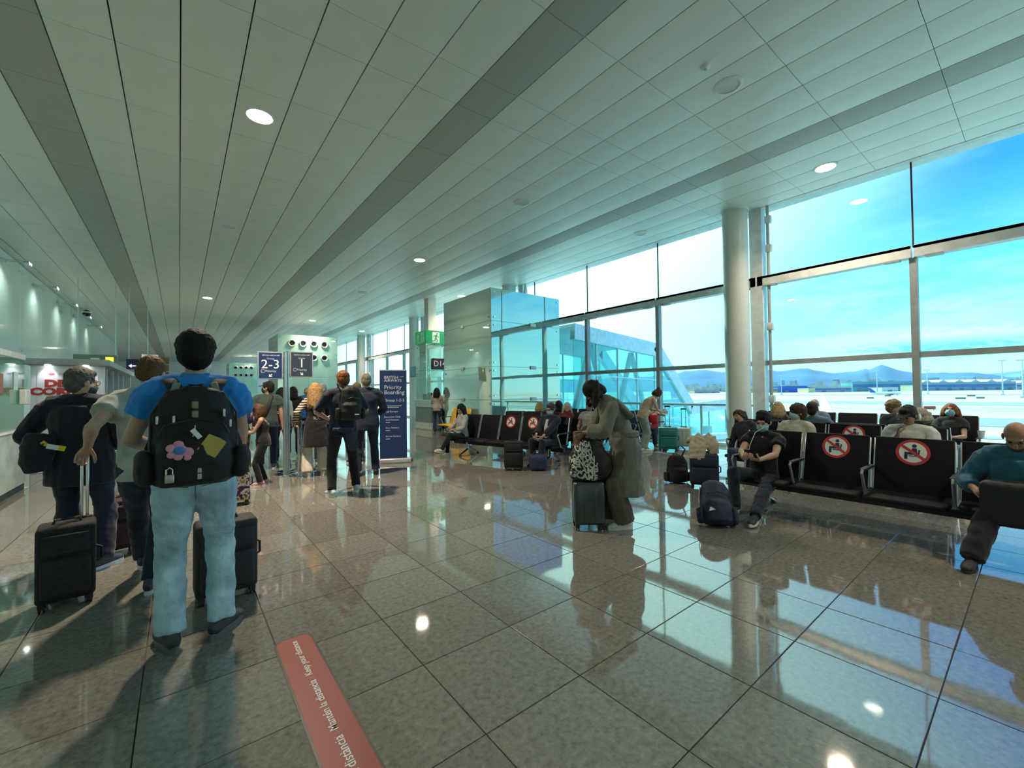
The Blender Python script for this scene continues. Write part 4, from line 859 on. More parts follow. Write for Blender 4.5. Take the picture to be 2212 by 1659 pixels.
def backpack(label, Mx, w=.32, h=.46, d=.18, mt=None, strap=None, extra=None, vox=.012, straps=True, sw=.09, st=.42, cat='backpack', handle=True, sz=.24):
    """Mx: origin at the middle of the wearer's back, x lateral, y away from the back, z up"""
    mt = mt or NYL; strap = strap or mt
    o = bpy.data.objects.new('backpack', None); COL.objects.link(o); o.matrix_world = Mx; tag(o, label, cat)
    G = MB(); G.loft([(0, d * .40, z * h) for z in (-.5, -.46, -.3, -.05, .2, .38, .46, .5)], [w * q for q in (.36, .46, .50, .49, .455, .38, .27, .12)], [d * q for q in (.30, .40, .46, .46, .42, .34, .24, .10)], n=22); G.rbox((-w * .40, 0, -h * .46), (w * .40, d * .4, h * .36), .05, 3)
    G.loft([(0, d * .70, z * h) for z in (-.48, -.44, -.25, -.05, .06)], [w * q for q in (.28, .38, .42, .38, .2)], [d * q for q in (.2, .32, .38, .34, .15)], n=18)
    link('main_bag', solid(G, 'bag', vox, 2, .003, .09, 4), mt, o)
    for sx in (-1, 1):
        G = MB(); G.loft([(sx * w * .50, d * .35, z * h) for z in (-.47, -.42, -.3, -.16, -.13)], [w * .06, w * .12, w * .13, w * .12, w * .06], [d * .2, d * .32, d * .36, d * .36, d * .25], n=14); link('side_pocket', solid(G, 'sp', vox, 2, .003, .06, 3), mt, o)
    MB().tube([(-w * .36, d * .92, h * .02), (-w * .3, d * 1.0, h * .12), (0, d * 1.02, h * .17), (w * .3, d * 1.0, h * .12), (w * .36, d * .92, h * .02)], .006, 6).build('zip', RUB, o)
    MB().tube([(-w * .46, d * .55, -h * .2), (-w * .46, d * .5, h * .22), (-w * .3, d * .45, h * .44), (0, d * .42, h * .49), (w * .3, d * .45, h * .44), (w * .46, d * .5, h * .22), (w * .46, d * .55, -h * .2)], .006, 6).build('zip', RUB, o)
    if handle: MB().tube([(-.035, .03, h * .44), (-.03, .03, h * .52), (.03, .03, h * .52), (.035, .03, h * .44)], .010, 8).build('grab_handle', RUB, o)
    if straps:
        for sx in (-1, 1):
            MB().loft([(sx * sw * .62, .03, min(h * .36, sz - .09)), (sx * sw * .95, -.005, sz - .04), (sx * sw * 1.15, -.06, sz), (sx * sw * 1.25, -.14, sz + .004), (sx * sw * 1.28, -.22, sz - .05), (sx * sw * 1.3, -.275, sz - .18), (sx * w * .52, -.22, -h * .15), (sx * w * .5, -.03, -h * .32)], [.034, .036, .036, .036, .036, .034, .026, .02], [.009] * 8, n=10).build('shoulder_strap', strap, o)
    return o
# ---- airport seating
SEATM = mat('seat_black', (.005, .0055, .009), .6, 0, .2, 10, .15, 200, .2); SEATY = mat('seat_yellow', (.75, .42, .02), .55, 0, .08, 10); SEDGE = mat('seat_edge', (.55, .58, .6), .3, .6)
RED = mat('sign_red', (.55, .04, .04), .5, 0, .05); STW = mat('sticker_white', (.80, .84, .80), .5, 0, .03); STB = mat('sticker_navy', (.015, .02, .06), .5, 0, 0)
def disc(r, n=40): return [(r * math.cos(2 * PI * k / n), r * math.sin(2 * PI * k / n)) for k in range(n)]
def sticker(parent, M, r=.135, flip=1):
    """round no-sitting notice: red ring and bar, seated figure"""
    st = MB().prism(disc(r), .001, M).build('notice_sticker', RED, parent, 0)
    MB().prism(disc(r * .8), .0015, M).build('white_field', STW, st, 0)
    fm = M @ Matrix.Translation((0, 0, .0005)); fg = MB(); k = r / .135
    def P(p): return [(x * k * flip, y * k) for x, y in p]
    fg.prism([(x + .012 * k * flip, y + .068 * k) for x, y in disc(.019 * k, 16)], .0018, fm)
    fg.prism(P([(-.008, .045), (.03, .045), (.038, -.02), (-.005, -.02)]), .0018, fm); fg.prism(P([(-.065, .0), (.03, -.0), (.035, -.026), (-.04, -.026), (-.04, -.075), (-.065, -.075)]), .0018, fm); fg.prism(P([(.044, .03), (.058, .03), (.05, -.03), (.036, -.03)]), .0018, fm); fg.prism(P([(-.03, -.034), (.05, -.034), (.05, -.044), (-.03, -.044)]), .0018, fm)
    fg.build('figure', STB, st, 0)
    a = rad(-38 * flip); c, s_ = math.cos(a), math.sin(a); q = [(-r * .84, -.014 * k), (r * .84, -.014 * k), (r * .84, .014 * k), (-r * .84, .014 * k)]
    MB().prism([(x * c - y * s_, x * s_ + y * c) for x, y in q], .0032, M).build('bar', RED, st, 0)
def bench(label, loc, rz, n, pitch=.66, notices=(), arms=(), sm=None, legs=None, top=.95, rec=.17, group=None):
    """row of seats on one beam; seats run along local +x, sitters face local +y"""
    o = thing('beam_seating', label, 'seating', (loc[0], loc[1], 0), rz, group); sm = sm or SEATM; W_ = n * pitch
    MB().rbox((-.02, .10, .25), (W_ + .02, .20, .33), .012, 2).build('beam', RUB, o)
    for k in range(n):
        x0, x1 = k * pitch + .02, (k + 1) * pitch - .02
        sx = MB(); sx.loft([(0, .02, .43), (0, .14, .405), (0, .36, .42), (0, .47, .43), (0, .50, .415)], [(x1 - x0) / 2] * 4 + [(x1 - x0) / 2 - .01], [.03, .03, .03, .028, .012], n=4) if False else sx.rbox((x0, .0, .34), (x1, .49, .395), .025, 3)
        sx.build('seat', sm, o, 50)
        Mx = frame(((x0 + x1) / 2, .0, .37), (1, 0, 0), (0, -rec, top - .37)); hh = math.hypot(rec, top - .37)
        bk = MB().rbox((-(x1 - x0) / 2, 0, -.02), ((x1 - x0) / 2, hh, .025), .02, 3, Mx).build('backrest', sm, o, 50)
        for sg in (-1, 1): MB().rbox((sg * (x1 - x0) / 2 - .006, .02, -.022), (sg * (x1 - x0) / 2 + .006, hh - .02, .01), .004, 1, Mx).build('edge_trim', SEDGE, bk)
        if k in notices: sticker(bk, Mx @ Matrix.Translation((0, hh * .74, -.0205)) @ Matrix.Rotation(PI, 4, 'Y'))
    for x in (legs or (pitch * .5, W_ - pitch * .5)):
        lg = thing_part('leg_frame', o)
        MB().rbox((x - .035, .08, .12), (x + .035, .22, .32), .015, 2).build('upright', CHROME, lg)
        for y1 in (.46, -.16): MB().loft([(x, .15, .17), (x, (y1 + .15) / 2, .10), (x, y1, .035)], [.03, .026, .022], [.02, .018, .016], n=8).build('leg', CHROME, lg); MB().lathe([(.035, 0), (.035, .012), (.018, .03)], c=(x, y1, 0), n=14).build('foot', RUB, lg)
    for k in arms:
        x = k * pitch; x += (.0 if 0 < k < n else (.01 if k == 0 else -.01)); ar = thing_part('armrest', o)
        MB().rbox((x - .028, -.06, .615), (x + .028, .33, .645), .012, 2).build('arm_pad', RUB, ar); MB().tube([(x, -.06, .63), (x, -.02, .5), (x, .0, .4)], .014, 8).build('rear_strut', SEDGE, ar); MB().tube([(x, .33, .63), (x, .36, .6), (x, .24, .36)], .014, 8).build('front_strut', SEDGE, ar)
    return o
# ================================================================ placing the things
NAVY = (.012, .018, .045); BLK = (.012, .012, .014); DEN = (.025, .045, .10)
def back_frame(J, up=.1, out=.12, side=0):
    o = J['W'] @ (J['mid'] + J['up'] * up - J['fwd'] * out + J['lat'] * side); R = J['W'].to_3x3()
    return frame(o, R @ -J['lat'], R @ -J['fwd'])
FR = lambda x, y, z: frame((x, y, z), (1, 0, 0), (0, 0, 1))           # upright lettering that faces local -y
def fit(s, height, length, mt, parent, M, **k):
    o = text(s, height * 1.35, mt, parent, None, **k); d = o.dimensions.x if o.dimensions.x else 1
    xs_ = [v.co.x for v in o.data.vertices]; w = max(xs_) - min(xs_); o.data.transform(Matrix.Diagonal((length / w, 1, 1, 1))); o.matrix_local = M; return o
# ---- printed cloths
def stripe_mat(name, c1, c2, sc, ang=0, dist=6):
    global nt
    mt = bpy.data.materials.new(name); mt.use_nodes = True; nt = mt.node_tree; b = nt.nodes['Principled BSDF']; b.inputs['Roughness'].default_value = .85
    t = N('ShaderNodeTexCoord'); w = N('ShaderNodeTexWave'); w.inputs['Scale'].default_value = sc; w.inputs['Distortion'].default_value = dist; w.bands_direction = 'Z'; L(t.outputs['Object'], w.inputs['Vector'])
    r = N('ShaderNodeValToRGB'); ramp(r, [(.45, c1), (.55, c2)]); L(w.outputs['Fac'], r.inputs[0]); L(r.outputs[0], b.inputs['Base Color']); MATS[name] = mt; return mt
def blotch_mat(name, cols, sc):
    global nt
    mt = bpy.data.materials.new(name); mt.use_nodes = True; nt = mt.node_tree; b = nt.nodes['Principled BSDF']; b.inputs['Roughness'].default_value = .8
    t = N('ShaderNodeTexCoord'); w = N('ShaderNodeTexNoise'); w.inputs['Scale'].default_value = sc; w.inputs['Detail'].default_value = 2; L(t.outputs['Object'], w.inputs['Vector'])
    r = N('ShaderNodeValToRGB'); r.color_ramp.interpolation = 'CONSTANT'; ramp(r, [(.3 + .45 * k / len(cols), c) for k, c in enumerate(cols)]); L(w.outputs['Fac'], r.inputs[0]); L(r.outputs[0], b.inputs['Base Color']); MATS[name] = mt; return mt
def denim(name, c):
    global nt
    mt = bpy.data.materials.new(name); mt.use_nodes = True; nt = mt.node_tree; b = nt.nodes['Principled BSDF']; b.inputs['Roughness'].default_value = .85
    t = N('ShaderNodeTexCoord'); n = N('ShaderNodeTexNoise'); n.inputs['Scale'].default_value = 5; n.inputs['Detail'].default_value = 6; L(t.outputs['Object'], n.inputs['Vector'])
    r = N('ShaderNodeValToRGB'); ramp(r, [(.3, tuple(x * .62 for x in c)), (.5, c), (.72, tuple(min(1, x * 1.5) for x in c))]); L(n.outputs['Fac'], r.inputs[0]); L(r.outputs[0], b.inputs['Base Color'])
    w = N('ShaderNodeTexNoise'); w.inputs['Scale'].default_value = 260; L(t.outputs['Object'], w.inputs['Vector']); bp = N('ShaderNodeBump'); bp.inputs['Strength'].default_value = .5; bp.inputs['Distance'].default_value = .03; w.inputs['Scale'].default_value = 13; w.inputs['Detail'].default_value = 5; w.inputs['Distortion'].default_value = 1.2; L(w.outputs['Fac'], bp.inputs['Height']); L(bp.outputs[0], b.inputs['Normal']); MATS[name] = mt; return mt
GOLD = mat('gold_tag', (.50, .42, .10), .35, .3); TAGW = mat('tag_white', (.78, .8, .78), .5); YEL = mat('tag_yellow', (.75, .58, .03), .5); PINK = mat('tag_pink', (.70, .30, .42), .5, 0, .2, 30); TBLU = mat('tag_blue', (.06, .22, .60), .5)
# ---- the queue, nearest first
J = person('tall person in a blue polo shirt and pale jeans wearing a big black backpack', (.08, 3.2), 2, 1.88, 1.0, hy=14, hp=4, hair=('short', (.008, .007, .007)), vox=.0105, skin='light', lean=1,
           feet=((-.12, .02, 0, 18), (.13, .04, 0, 34)), hands=(((-.16, .30, 1.14), dict(pole=(-.9, -.5, -.5), curl=35)), ((.265, .42, 1.07), dict(pole=(.8, -.6, -.6), dir=(.05, 1, -.1), palm=(0, 0, -1), curl=55))),
           top=dict(t='tee', col=(.025, .24, .72), collar=True, off=.024, amp=.005, cuff=.016, hem=.06), bottom=dict(mat=denim('pale_denim', (.40, .60, .72)), col=(.3, .5, .6), ankle=.076, knee=.082, off=.02, amp=.0055, wl=.10), shoes=((.035, .04, .05), (.10, .12, .14), 1.3), mask=(.75, .8, .8))
jr = J['root']; G = MB(); G.ell((0, 0, 0), (.098, .118, .11)); hm = J['head']
G = MB(); G.ell(J['head'] + V((0, -.012, .05)), (.105, .122, .10)); G.ell(J['head'] + V((0, -.05, 0)), (.092, .075, .105)); link('hair_crown', solid(G, 'hair', .008, 2, .003, .02, 9), mat('hair_%.3f_%.3f_%.3f' % (.008, .007, .007)), jr)
for sg in (-1, 1):        # back pockets of the jeans
    pk = patch('jeans_pocket', J['bottom'], (sg * .092, -.1, .915), (1, 0, 0), (0, 0, 1), .125, .13, MATS['pale_denim'], jr, (0, 1, 0), skew=.02 * sg, thick=.009)
    q = conform(J['bottom'], [(sg * .092 + .06 * u, -.1, .972 + .01 * sg * u) for u in np.linspace(-1, 1, 9)], (0, 1, 0), .011); MB().tube(q, .003, 5).build('stitching', mat('stitch', (.14, .24, .30), .8), pk)
q = conform(J['bottom'], [(0, -.1, z) for z in np.linspace(.86, 1.03, 9)], (0, 1, 0), .001); MB().tube(q, .003, 5).build('centre_seam', MATS['stitch'], jr)
PK = mat('pack_black', (.010, .011, .014), .6, 0, .3, 20, .35, 200, .35)
bp_ = backpack('big black backpack with gold tag, padlock and pink charm', back_frame(J, -.005, .135), .42, .55, .23, PK, mat('pack_strap', (.012, .016, .024), .75), vox=.0105, sw=.105, sz=.32)
y_ = .240
MB().prism([(-.05, -.045), (.045, -.052), (.05, .045), (.01, .052), (-.045, .05)], .003, frame((-.075, y_, -.055), (-.86, 0, -.5), (-.5, .05, .86))).build('gold_tag', GOLD, bp_)
ch = MB(); 
for a, b_, r in ((-.06, -.07, .03), (-.1, -.055, .022), (-.1, -.09, .018), (-.03, -.08, .026), (-.07, -.10, .02), (-.03, -.11, .016), (-.07, -.04, .024)): ch.ell((-a, y_ + .004, b_), (r, .005, r))
charm = ch.build('pink_charm', PINK, bp_); MB().ell((.065, y_ + .009, -.068), (.026, .004, .022)).build('blue_mark', TBLU, charm)
MB().rbox((-.012, -.03, 0), (.012, .03, .004), .003, 1, frame((-.005, y_, .015), (-.8, 0, .6), (.6, 0, .8))).build('white_tab', TAGW, bp_)
MB().tube([(0, y_ - .01, .06), (0, y_, .02), (.01, y_, 0)], .003, 6).build('cord', STEEL, bp_)
pl = MB().rbox((.085, y_ - .012, -.235), (.125, y_ + .012, -.19), .006, 2).build('padlock', mat('lock_metal', (.45, .45, .4), .3, .8), bp_); MB().tube([(.092, y_, -.19), (.092, y_, -.165), (.105, y_, -.155), (.118, y_, -.165), (.118, y_, -.19)], .004, 6).build('shackle', CHROME, pl)
rb = MB(); rb.rbox((-.03, y_ - .004, -.23), (-.01, y_ + .003, -.11), .003, 1); rib = rb.build('webbing_pull', mat('webbing', (.5, .5, .44), .7), bp_)
for z in (-.2, -.17, -.14): MB().box((-.031, y_ - .005, z), (-.009, y_ + .004, z + .006)).build('band', BLACK, rib)
for x, z in ((.0, .17), (.0, .12)): MB().rbox((x - .014, y_ - .03, z - .02), (x + .014, y_ - .005, z + .02), .004, 1).build('buckle', mat('buckle', (.22, .2, .14), .4, .5), bp_)
for x, z in ((.16, .10), (-.13, .13), (-.16, .07), (.09, .10)): MB().rbox((x - .006, .17, z - .03), (x + .006, .215 if abs(x) < .14 else .19, z + .015), .003, 1).build('zip_pull', STEEL, bp_)
for sx in (-1, 1): MB().rbox((-.018, -.045, 0), (.018, .045, .008), .004, 1, frame((sx * .095, .012, .262), (-1, 0, -sx * .25), (sx * .3, -.45, 1))).build('strap_label', mat('grey_patch', (.20, .24, .22), .6), bp_)

J = person('person in a grey T-shirt leaning a hand on a trolley handle', (-.19, 4.32), 4, 1.80, 1.0, hp=28, hy=18, hair=('short', (.10, .055, .025)), vox=.0105, skin='light', lean=3,
           feet=((-.07, .42, 0, 4), (.03, -.05, 0, 10)), hands=(((-.335, .0, 1.12), dict(pole=(-.1, -1, -.1), dir=(-.35, .35, -.6), palm=(.2, -.7, -.5), curl=42)), ((.12, .32, 1.15), dict(curl=40))),
           top=dict(t='tee', col=(.40, .44, .41), off=.026, cuff=.02, hem=-.08), bottom=dict(col=(.018, .026, .05), ankle=.066, off=.014), shoes=((.05, .06, .09), (.72, .76, .76)))
J = person('person in a dark suit with short grey hair and glasses', (-.68, 5.3), 16, 1.74, 1.16, hy=38, hp=6, hair=('short', (.10, .095, .09)), glasses=True, vox=.0115, skin='light', mask=(.03, .04, .05),
           feet=((-.12, -.02, 0, 10), (.20, -.12, 0, 22)), hands=(((-.25, .12, .98), dict(pole=(-1, -.35, .05), curl=45)), ((.24, .2, .95), dict(curl=40))),
           top=dict(t='long', col=(.010, .012, .024), off=.034, hem=-.1, len=.10, flare=.02, collar=True, name='jacket'), bottom=dict(col=(.016, .022, .045), ankle=.08, knee=.085), shoes=((.04, .05, .07), (.75, .8, .82)))
jk = thing('folded_jacket', 'dark folded coat over a forearm with a yellow luggage tag', 'coat', (0, 0, 0)); jk.matrix_world = Matrix.Translation((-.92, 5.22, 1.02))
G = MB(); G.loft([(.02, .02, .16), (0, 0, .05), (-.01, -.02, -.08), (.0, 0, -.14)], [.10, .11, .10, .085], [.07, .08, .07, .05], n=12); link('cloth', solid(G, 'coat', .011, 2, .006, .08, 5), cloth((.014, .018, .03)), jk)
MB().rbox((-.04, -.02, 0), (.04, .02, .004), .002, 1, frame((.10, -.10, .055), (.95, .05, -.3), (.3, 0, .95))).build('tag', TAGW, jk); MB().rbox((-.02, -.021, 0), (.02, .021, .005), .002, 1, frame((.15, -.10, .04), (.95, .05, -.3), (.3, 0, .95))).build('tag_end', YEL, jk); MB().tube([(.03, -.085, .09), (.045, -.10, .105), (.06, -.10, .085), (.05, -.10, .07)], .010, 8).build('loop', YEL, jk)
# trolley cases of the queue
trolley('suitcase', 'scuffed black soft case with one visible silver handle rod', (-.635, 4.42, 0), 6, .30, .25, .58, mat('soft_black', (.013, .014, .016), .8, 0, .4, 25, .5, 60), handle=.47, rodw=.03, hx=.085)
trolley('suitcase', 'small maroon soft case with two silver handle rods', (-.46, 5.48, 0), 14, .30, .22, .52, mat('maroon_cloth', (.035, .006, .016), .75, 0, .3, 30, .4, 120), handle=.34, rodw=.13)
trolley('suitcase', 'dark grey soft case with a black handle beside pale jeans', (.275, 3.80, 0), 3, .38, .23, .57, mat('charcoal_cloth', (.014, .018, .022), .7, 0, .2, 25, .3, 160), handle=.46, rods=RUB, rodw=.025)
FLOR = blotch_mat('floral', [(.02, .03, .10), (.25, .02, .05), (.60, .62, .62), (.40, .30, .03), (.03, .06, .16)], 16)
trolley('suitcase', 'floral patterned suitcase with bright silver handle rods', (.62, 6.85, 0), -8, .30, .22, .55, FLOR, handle=.62, rodw=.115, shell=True)
# middle of the queue
J = person('person with tied-up dark hair, navy top and camouflage trousers', (.80, 8.62), -4, 1.66, .95, True, hair=('bun', (.012, .010, .012)), hp=8, skin='tan', top=dict(t='tee', col=(.02, .03, .07)), bottom=dict(t='cropped', mat=blotch_mat('camo', [(.02, .03, .025), (.06, .07, .035), (.20, .10, .06), (.03, .035, .03), (.25, .16, .12)], 9), col=(0, 0, 0), ankle=.10, knee=.10, off=.02), shoes=((.03, .04, .05), (.05, .06, .07)),
           hands=(((-.2, .2, .95), {}), ((.12, -.08, .98), dict(pole=(.9, -.4, 0)))))
backpack('navy day pack on the back of dark tied-up hair', back_frame(J, .08, .12), .30, .42, .16, mat('navy_nylon', (.014, .028, .075), .7, 0, .2, 20, .3, 150), vox=.014)
J = person('short person in a black vest and pink trainers looking at a phone', (1.10, 8.06), -78, 1.33, 1.02, True, hp=30, hair=('long', (.07, .034, .016), .19, .15), lean=5, skin='mid', feet=((-.08, .04, 0, 4), (.08, -.02, 0, 6)), facing=True,
           hands=(((-.05, .30, .86), dict(pole=(-.6, -.6, -.6), curl=40)), ((.06, .30, .87), dict(pole=(.6, -.6, -.6), curl=40))), top=dict(t='tank', col=BLK, hem=-.07), bottom=dict(col=(.010, .011, .014), ankle=.05, off=.008), shoes=((.55, .28, .34), (.72, .68, .70), 1.2))
def phone(label, loc, rz, tilt=40):
    o = thing('smartphone', label, 'phone', loc, rz); o.rotation_euler.x = rad(tilt); MB().rbox((-.036, -.075, -.004), (.036, .075, .004), .004, 2).build('case', BLACK, o); MB().box((-.033, -.071, .0041), (.033, .071, .0047)).build('screen', mat('screen', (.02, .03, .05), .1), o); return o
phone('smartphone held by the short person in pink trainers', (.78, 8.12, .90), 100)
J = person('person in a dark green T-shirt and black cap with a sling strap', (1.40, 9.75), 6, 1.75, 1.08, hy=-62, hair=('short', (.02, .015, .012)), cap=(.012, .014, .02), mask=(.02, .02, .03), skin='light', top=dict(t='tee', col=(.055, .085, .075), hem=-.06), bottom=dict(col=(.02, .03, .07)), shoes=((.03, .04, .06), (.7, .75, .78)))
sl_ = thing('sling_bag', 'black sling strap across a dark green T-shirt', 'bag', (0, 0, 0)); sl_.matrix_world = J['W']
MB().loft([(.10, .02, 1.51), (.07, -.10, 1.46), (.03, -.155, 1.30), (-.05, -.155, 1.1), (-.14, -.10, .98)], [.028, .03, .03, .03, .028], [.006] * 5, n=8).build('strap', RUB, sl_); MB().rbox((-.26, -.12, .86), (-.12, .02, 1.04), .03, 3).build('pouch', NYL, sl_)
J = person('person with long dark hair and pale grey sleeves behind the sign post', (1.80, 10.6), 4, 1.64, 1, True, hair=('long', (.012, .010, .010), .32), skin='mid', top=dict(t='long', col=(.38, .42, .42)), bottom=dict(col=(.015, .025, .075)), shoes=((.03, .03, .04), (.7, .7, .7)))
backpack('large glossy maroon backpack beside the sign post', back_frame(J, .0, .13, -.05), .36, .50, .20, mat('maroon_gloss', (.045, .008, .012), .3, 0, .2, 10), vox=.014)
person('person in a black hooded top behind the sign post', (2.18, 11.35), 10, 1.67, 1.05, hair=('hood', (.010, .010, .012)), skin='mid', hp=10, top=dict(t='long', col=BLK, off=.03), bottom=dict(col=(.012, .02, .06)), shoes=((.02, .02, .03), (.75, .78, .8)), hands=(((-.1, .3, 1.2), {}), ((.1, .3, 1.3), {})))
person('person in a bright blue polo and grey cap bending forward', (2.62, 12.2), 25, 1.74, 1.05, lean=24, hp=25, hair=('thin', (.4, .4, .38)), cap=(.42, .45, .42), skin='mid', top=dict(t='tee', col=(.02, .12, .42)), bottom=dict(col=(.015, .04, .16)), shoes=((.1, .1, .1), (.7, .7, .7)))
J = person('person with long fair hair, black cardigan and cream flared trousers', (1.95, 8.25), 4, 1.69, 1.0, True, hair=('long', (.36, .22, .10), .42), skin='light', hy=10, vox=.013, hands=(((-.33, .05, .98), dict(curl=45)), ((.15, .28, 1.05), {})),
           feet=((-.13, 0, 0, 12), (.14, .02, 0, 12)), top=dict(t='tank', col=BLK, off=.03, hem=-.1, len=.26, flare=.04, name='cardigan'), bottom=dict(col=(.62, .56, .46), ankle=.105, knee=.085, off=.018), shoes=((.52, .50, .42), (.62, .60, .52), 1.7))
a, e_, w_ = J['arms'][0][:3]; MB().loft([a + V((.03, 0, .03)), a, a.lerp(e_, .5), e_, e_.lerp(w_, .5), e_.lerp(w_, .9)], [.06, .066, .06, .056, .055, .05], n=14).build('striped_sleeve', stripe_mat('zebra_cloth', (.02, .018, .016), (.55, .48, .38), 7, 0, 2.5), J['root'])
a, e_, w_ = J['arms'][1][:3]; MB().loft([a, a.lerp(e_, .5), e_, e_.lerp(w_, .9)], [.062, .058, .054, .048], n=14).build('black_sleeve', cloth(BLK), J['root'])
print_on('RICTE', .085, mat('print_white', (.5, .5, .48), .6), J['top'], J['root'], frame((.06, -.3, 1.06), (1, 0, 0), (0, 0, 1)), (0, 1, 0), 'back_print')
J = person('person with cropped ginger hair, navy T-shirt and black trousers', (1.92, 6.5), 6, 1.83, 1.06, hy=-14, hp=8, hair=('short', (.20, .075, .025)), skin='light', vox=.0125, mask=(.05, .06, .09), feet=((-.17, -.08, 0, 14), (.20, .06, 0, 8)),
           hands=(((-.18, .26, 1.12), dict(pole=(-1, -.4, -.2))), ((.2, .26, 1.12), dict(pole=(1, -.4, -.2)))), top=dict(t='half', col=(.012, .018, .04), hem=-.08, off=.024), bottom=dict(col=(.010, .011, .014), ankle=.066), shoes=((.45, .55, .60), (.72, .76, .78), 1.3))
bq = backpack('plain black backpack with a small white logo on navy T-shirt', back_frame(J, .12, .13, .07), .34, .50, .19, PK, vox=.0125); MB().rbox((-.09, .19, -.17), (-.03, .222, -.155), .003, 1).build('logo_patch', TAGW, bq)
G = MB(); G.loft([(-.16, -.12, .98), (0, -.17, .96), (.17, -.13, .97)], [.03, .04, .03], n=8); G.loft([(.06, -.17, .97), (.09, -.19, .80), (.12, -.17, .66)], [.05, .09, .07], [.03, .03, .02], n=10); wj = link('tied_jacket', solid(G, 'tj', .014, 2, .005, .07, 2), cloth((.025, .04, .065)), J['root'])
person('broad person with cropped grey hair, navy jumper and navy trousers', (2.68, 7.68), 14, 1.85, 1.14, hy=-8, hp=4, hair=('thin', (.16, .14, .11)), skin='light', vox=.0135, feet=((-.15, 0, 0, 8), (.17, .05, 0, 10)), top=dict(t='long', col=(.014, .022, .042), off=.028, hem=-.1, len=.06, flare=.0, name='knitted_top'), bottom=dict(col=(.010, .014, .032), ankle=.075), hands=(((-.2, .25, 1.1), {}), ((.22, .25, 1.1), {})), shoes=((.012, .012, .014), (.02, .02, .02)))
person('grey-haired person in the queue ahead of the ginger hair', (2.45, 9.75), 20, 1.72, 1, hair=('short', (.30, .29, .27)), top=dict(t='long', col=(.05, .06, .08)), bottom=dict(col=NAVY))
person('person with light brown hair half hidden by the navy jumper', (3.0, 9.2), -5, 1.72, 1, hair=('short', (.16, .11, .05)), top=dict(t='long', col=(.06, .06, .05)), bottom=dict(col=NAVY))
person('dark-haired person in a white shirt behind the banner', (3.62, 10.9), 0, 1.62, 1, hair=('short', (.02, .014, .012)), top=dict(t='long', col=(.62, .66, .68)), bottom=dict(col=NAVY))
person('person with long black hair, cream sleeves and jeans at the desk', (7.72, 14.35), 40, 1.68, 1, True, hair=('long', (.010, .009, .009), .3), top=dict(t='long', col=(.50, .46, .38)), bottom=dict(col=(.03, .06, .11), ankle=.07), shoes=((.05, .04, .04), (.3, .3, .3)), hands=(((-.1, .3, 1.1), {}), ((.15, .3, 1.1), {})))
person('masked staff member in a black waistcoat by the desk', (8.25, 14.6), 205, 1.62, 1, True, hair=('pony', (.03, .02, .015), .2), facing=True, mask=(.6, .7, .72), top=dict(t='long', col=(.6, .62, .62)), bottom=dict(col=BLK))
person('second staff member in a red scarf behind the waistcoat', (8.75, 14.75), 215, 1.64, 1, True, hair=('bob', (.03, .02, .015), .1), facing=True, mask=(.55, .65, .68), top=dict(t='long', col=(.03, .03, .04)), bottom=dict(col=BLK))
# ---- benches
u_, f_ = V((-.254, .967, 0)), V((-.967, -.254, 0))
BEN = {}
def put_bench(key, label, o, rz, n, pitch, **k): BEN[key] = (V((o[0], o[1], 0)), rz, pitch); return bench(label, o, rz, n, pitch, **k)
def sit(key, k, dy=.17):
    o, rz, p = BEN[key]; R = Matrix.Rotation(rad(rz), 3, 'Z'); q = o + R @ V((p * (k + .5), dy, 0)); return (q.x, q.y), -rz
oA = V((5.956, 7.267, 0)) - u_ * 1.22
put_bench('A', 'black seat row with two no-sitting notices beside the glass box', oA, 104.7, 5, .61, notices=(1, 2), arms=(0, 1), legs=(.3, 2.6))
oB = V((7.65, 7.71, 0)) - u_ * 1.24
put_bench('B', 'black seat row facing the hall behind the masked suit wearer', oB, 104.7, 5, .62, arms=(0, 2, 4), legs=(.45, 2.6))
oC = oB + f_ * -.48 + u_ * 3.1
put_bench('B2', 'black seat row turned to the windows, back to back with another', oC, -75.3, 5, .62, arms=(0, 5), legs=(.45, 2.6))
oD = V((9.75, 8.3, 0)) - u_ * .6
put_bench('B3', 'black seat row next to the glass behind the hooded head', oD, 104.7, 3, .62, arms=(0, 3))
put_bench('F', 'short black seat row near the round column by the teal bag', (10.36, 6.72), 180, 2, .66, arms=(0, 1, 2), legs=(.3, 1.0))
put_bench('Y', 'bright yellow priority seats against the glass box', (7.62, 12.0), 90, 2, .62, sm=SEATY, arms=(0, 2), top=.93)
put_bench('C', 'black seat row with two notices between a masked and a bald sitter', (5.95, -.14), 90, 4, .66, notices=(1, 2), arms=(1, 2, 3, 4), legs=(.2, 2.35))
put_bench('D', 'middle black seat row with notices partly hidden by sitters', (7.75, .75), 90, 4, .66, notices=(1, 2), arms=(0, 2, 4))
put_bench('D2', 'black seat row back to back with the middle row', (8.32, 3.39), -90, 4, .66, arms=(0, 2, 4))
be = put_bench('E', 'black seat row along the window with a white card on a seat', (10.5, .64), 90, 5, .66, arms=(0, 1, 3), top=.99)
cd = MB().rbox((-.10, 0, 0), (.10, .13, .004), .002, 1, frame((.66 * 2.5, .05, .52), (1, 0, 0), (0, -.2, 1))).build('reserved_card', TAGW); cd.parent = None; cd.matrix_world = be.matrix_basis @ Matrix.Identity(4); tag(cd, 'white card standing on an empty window seat', 'card')
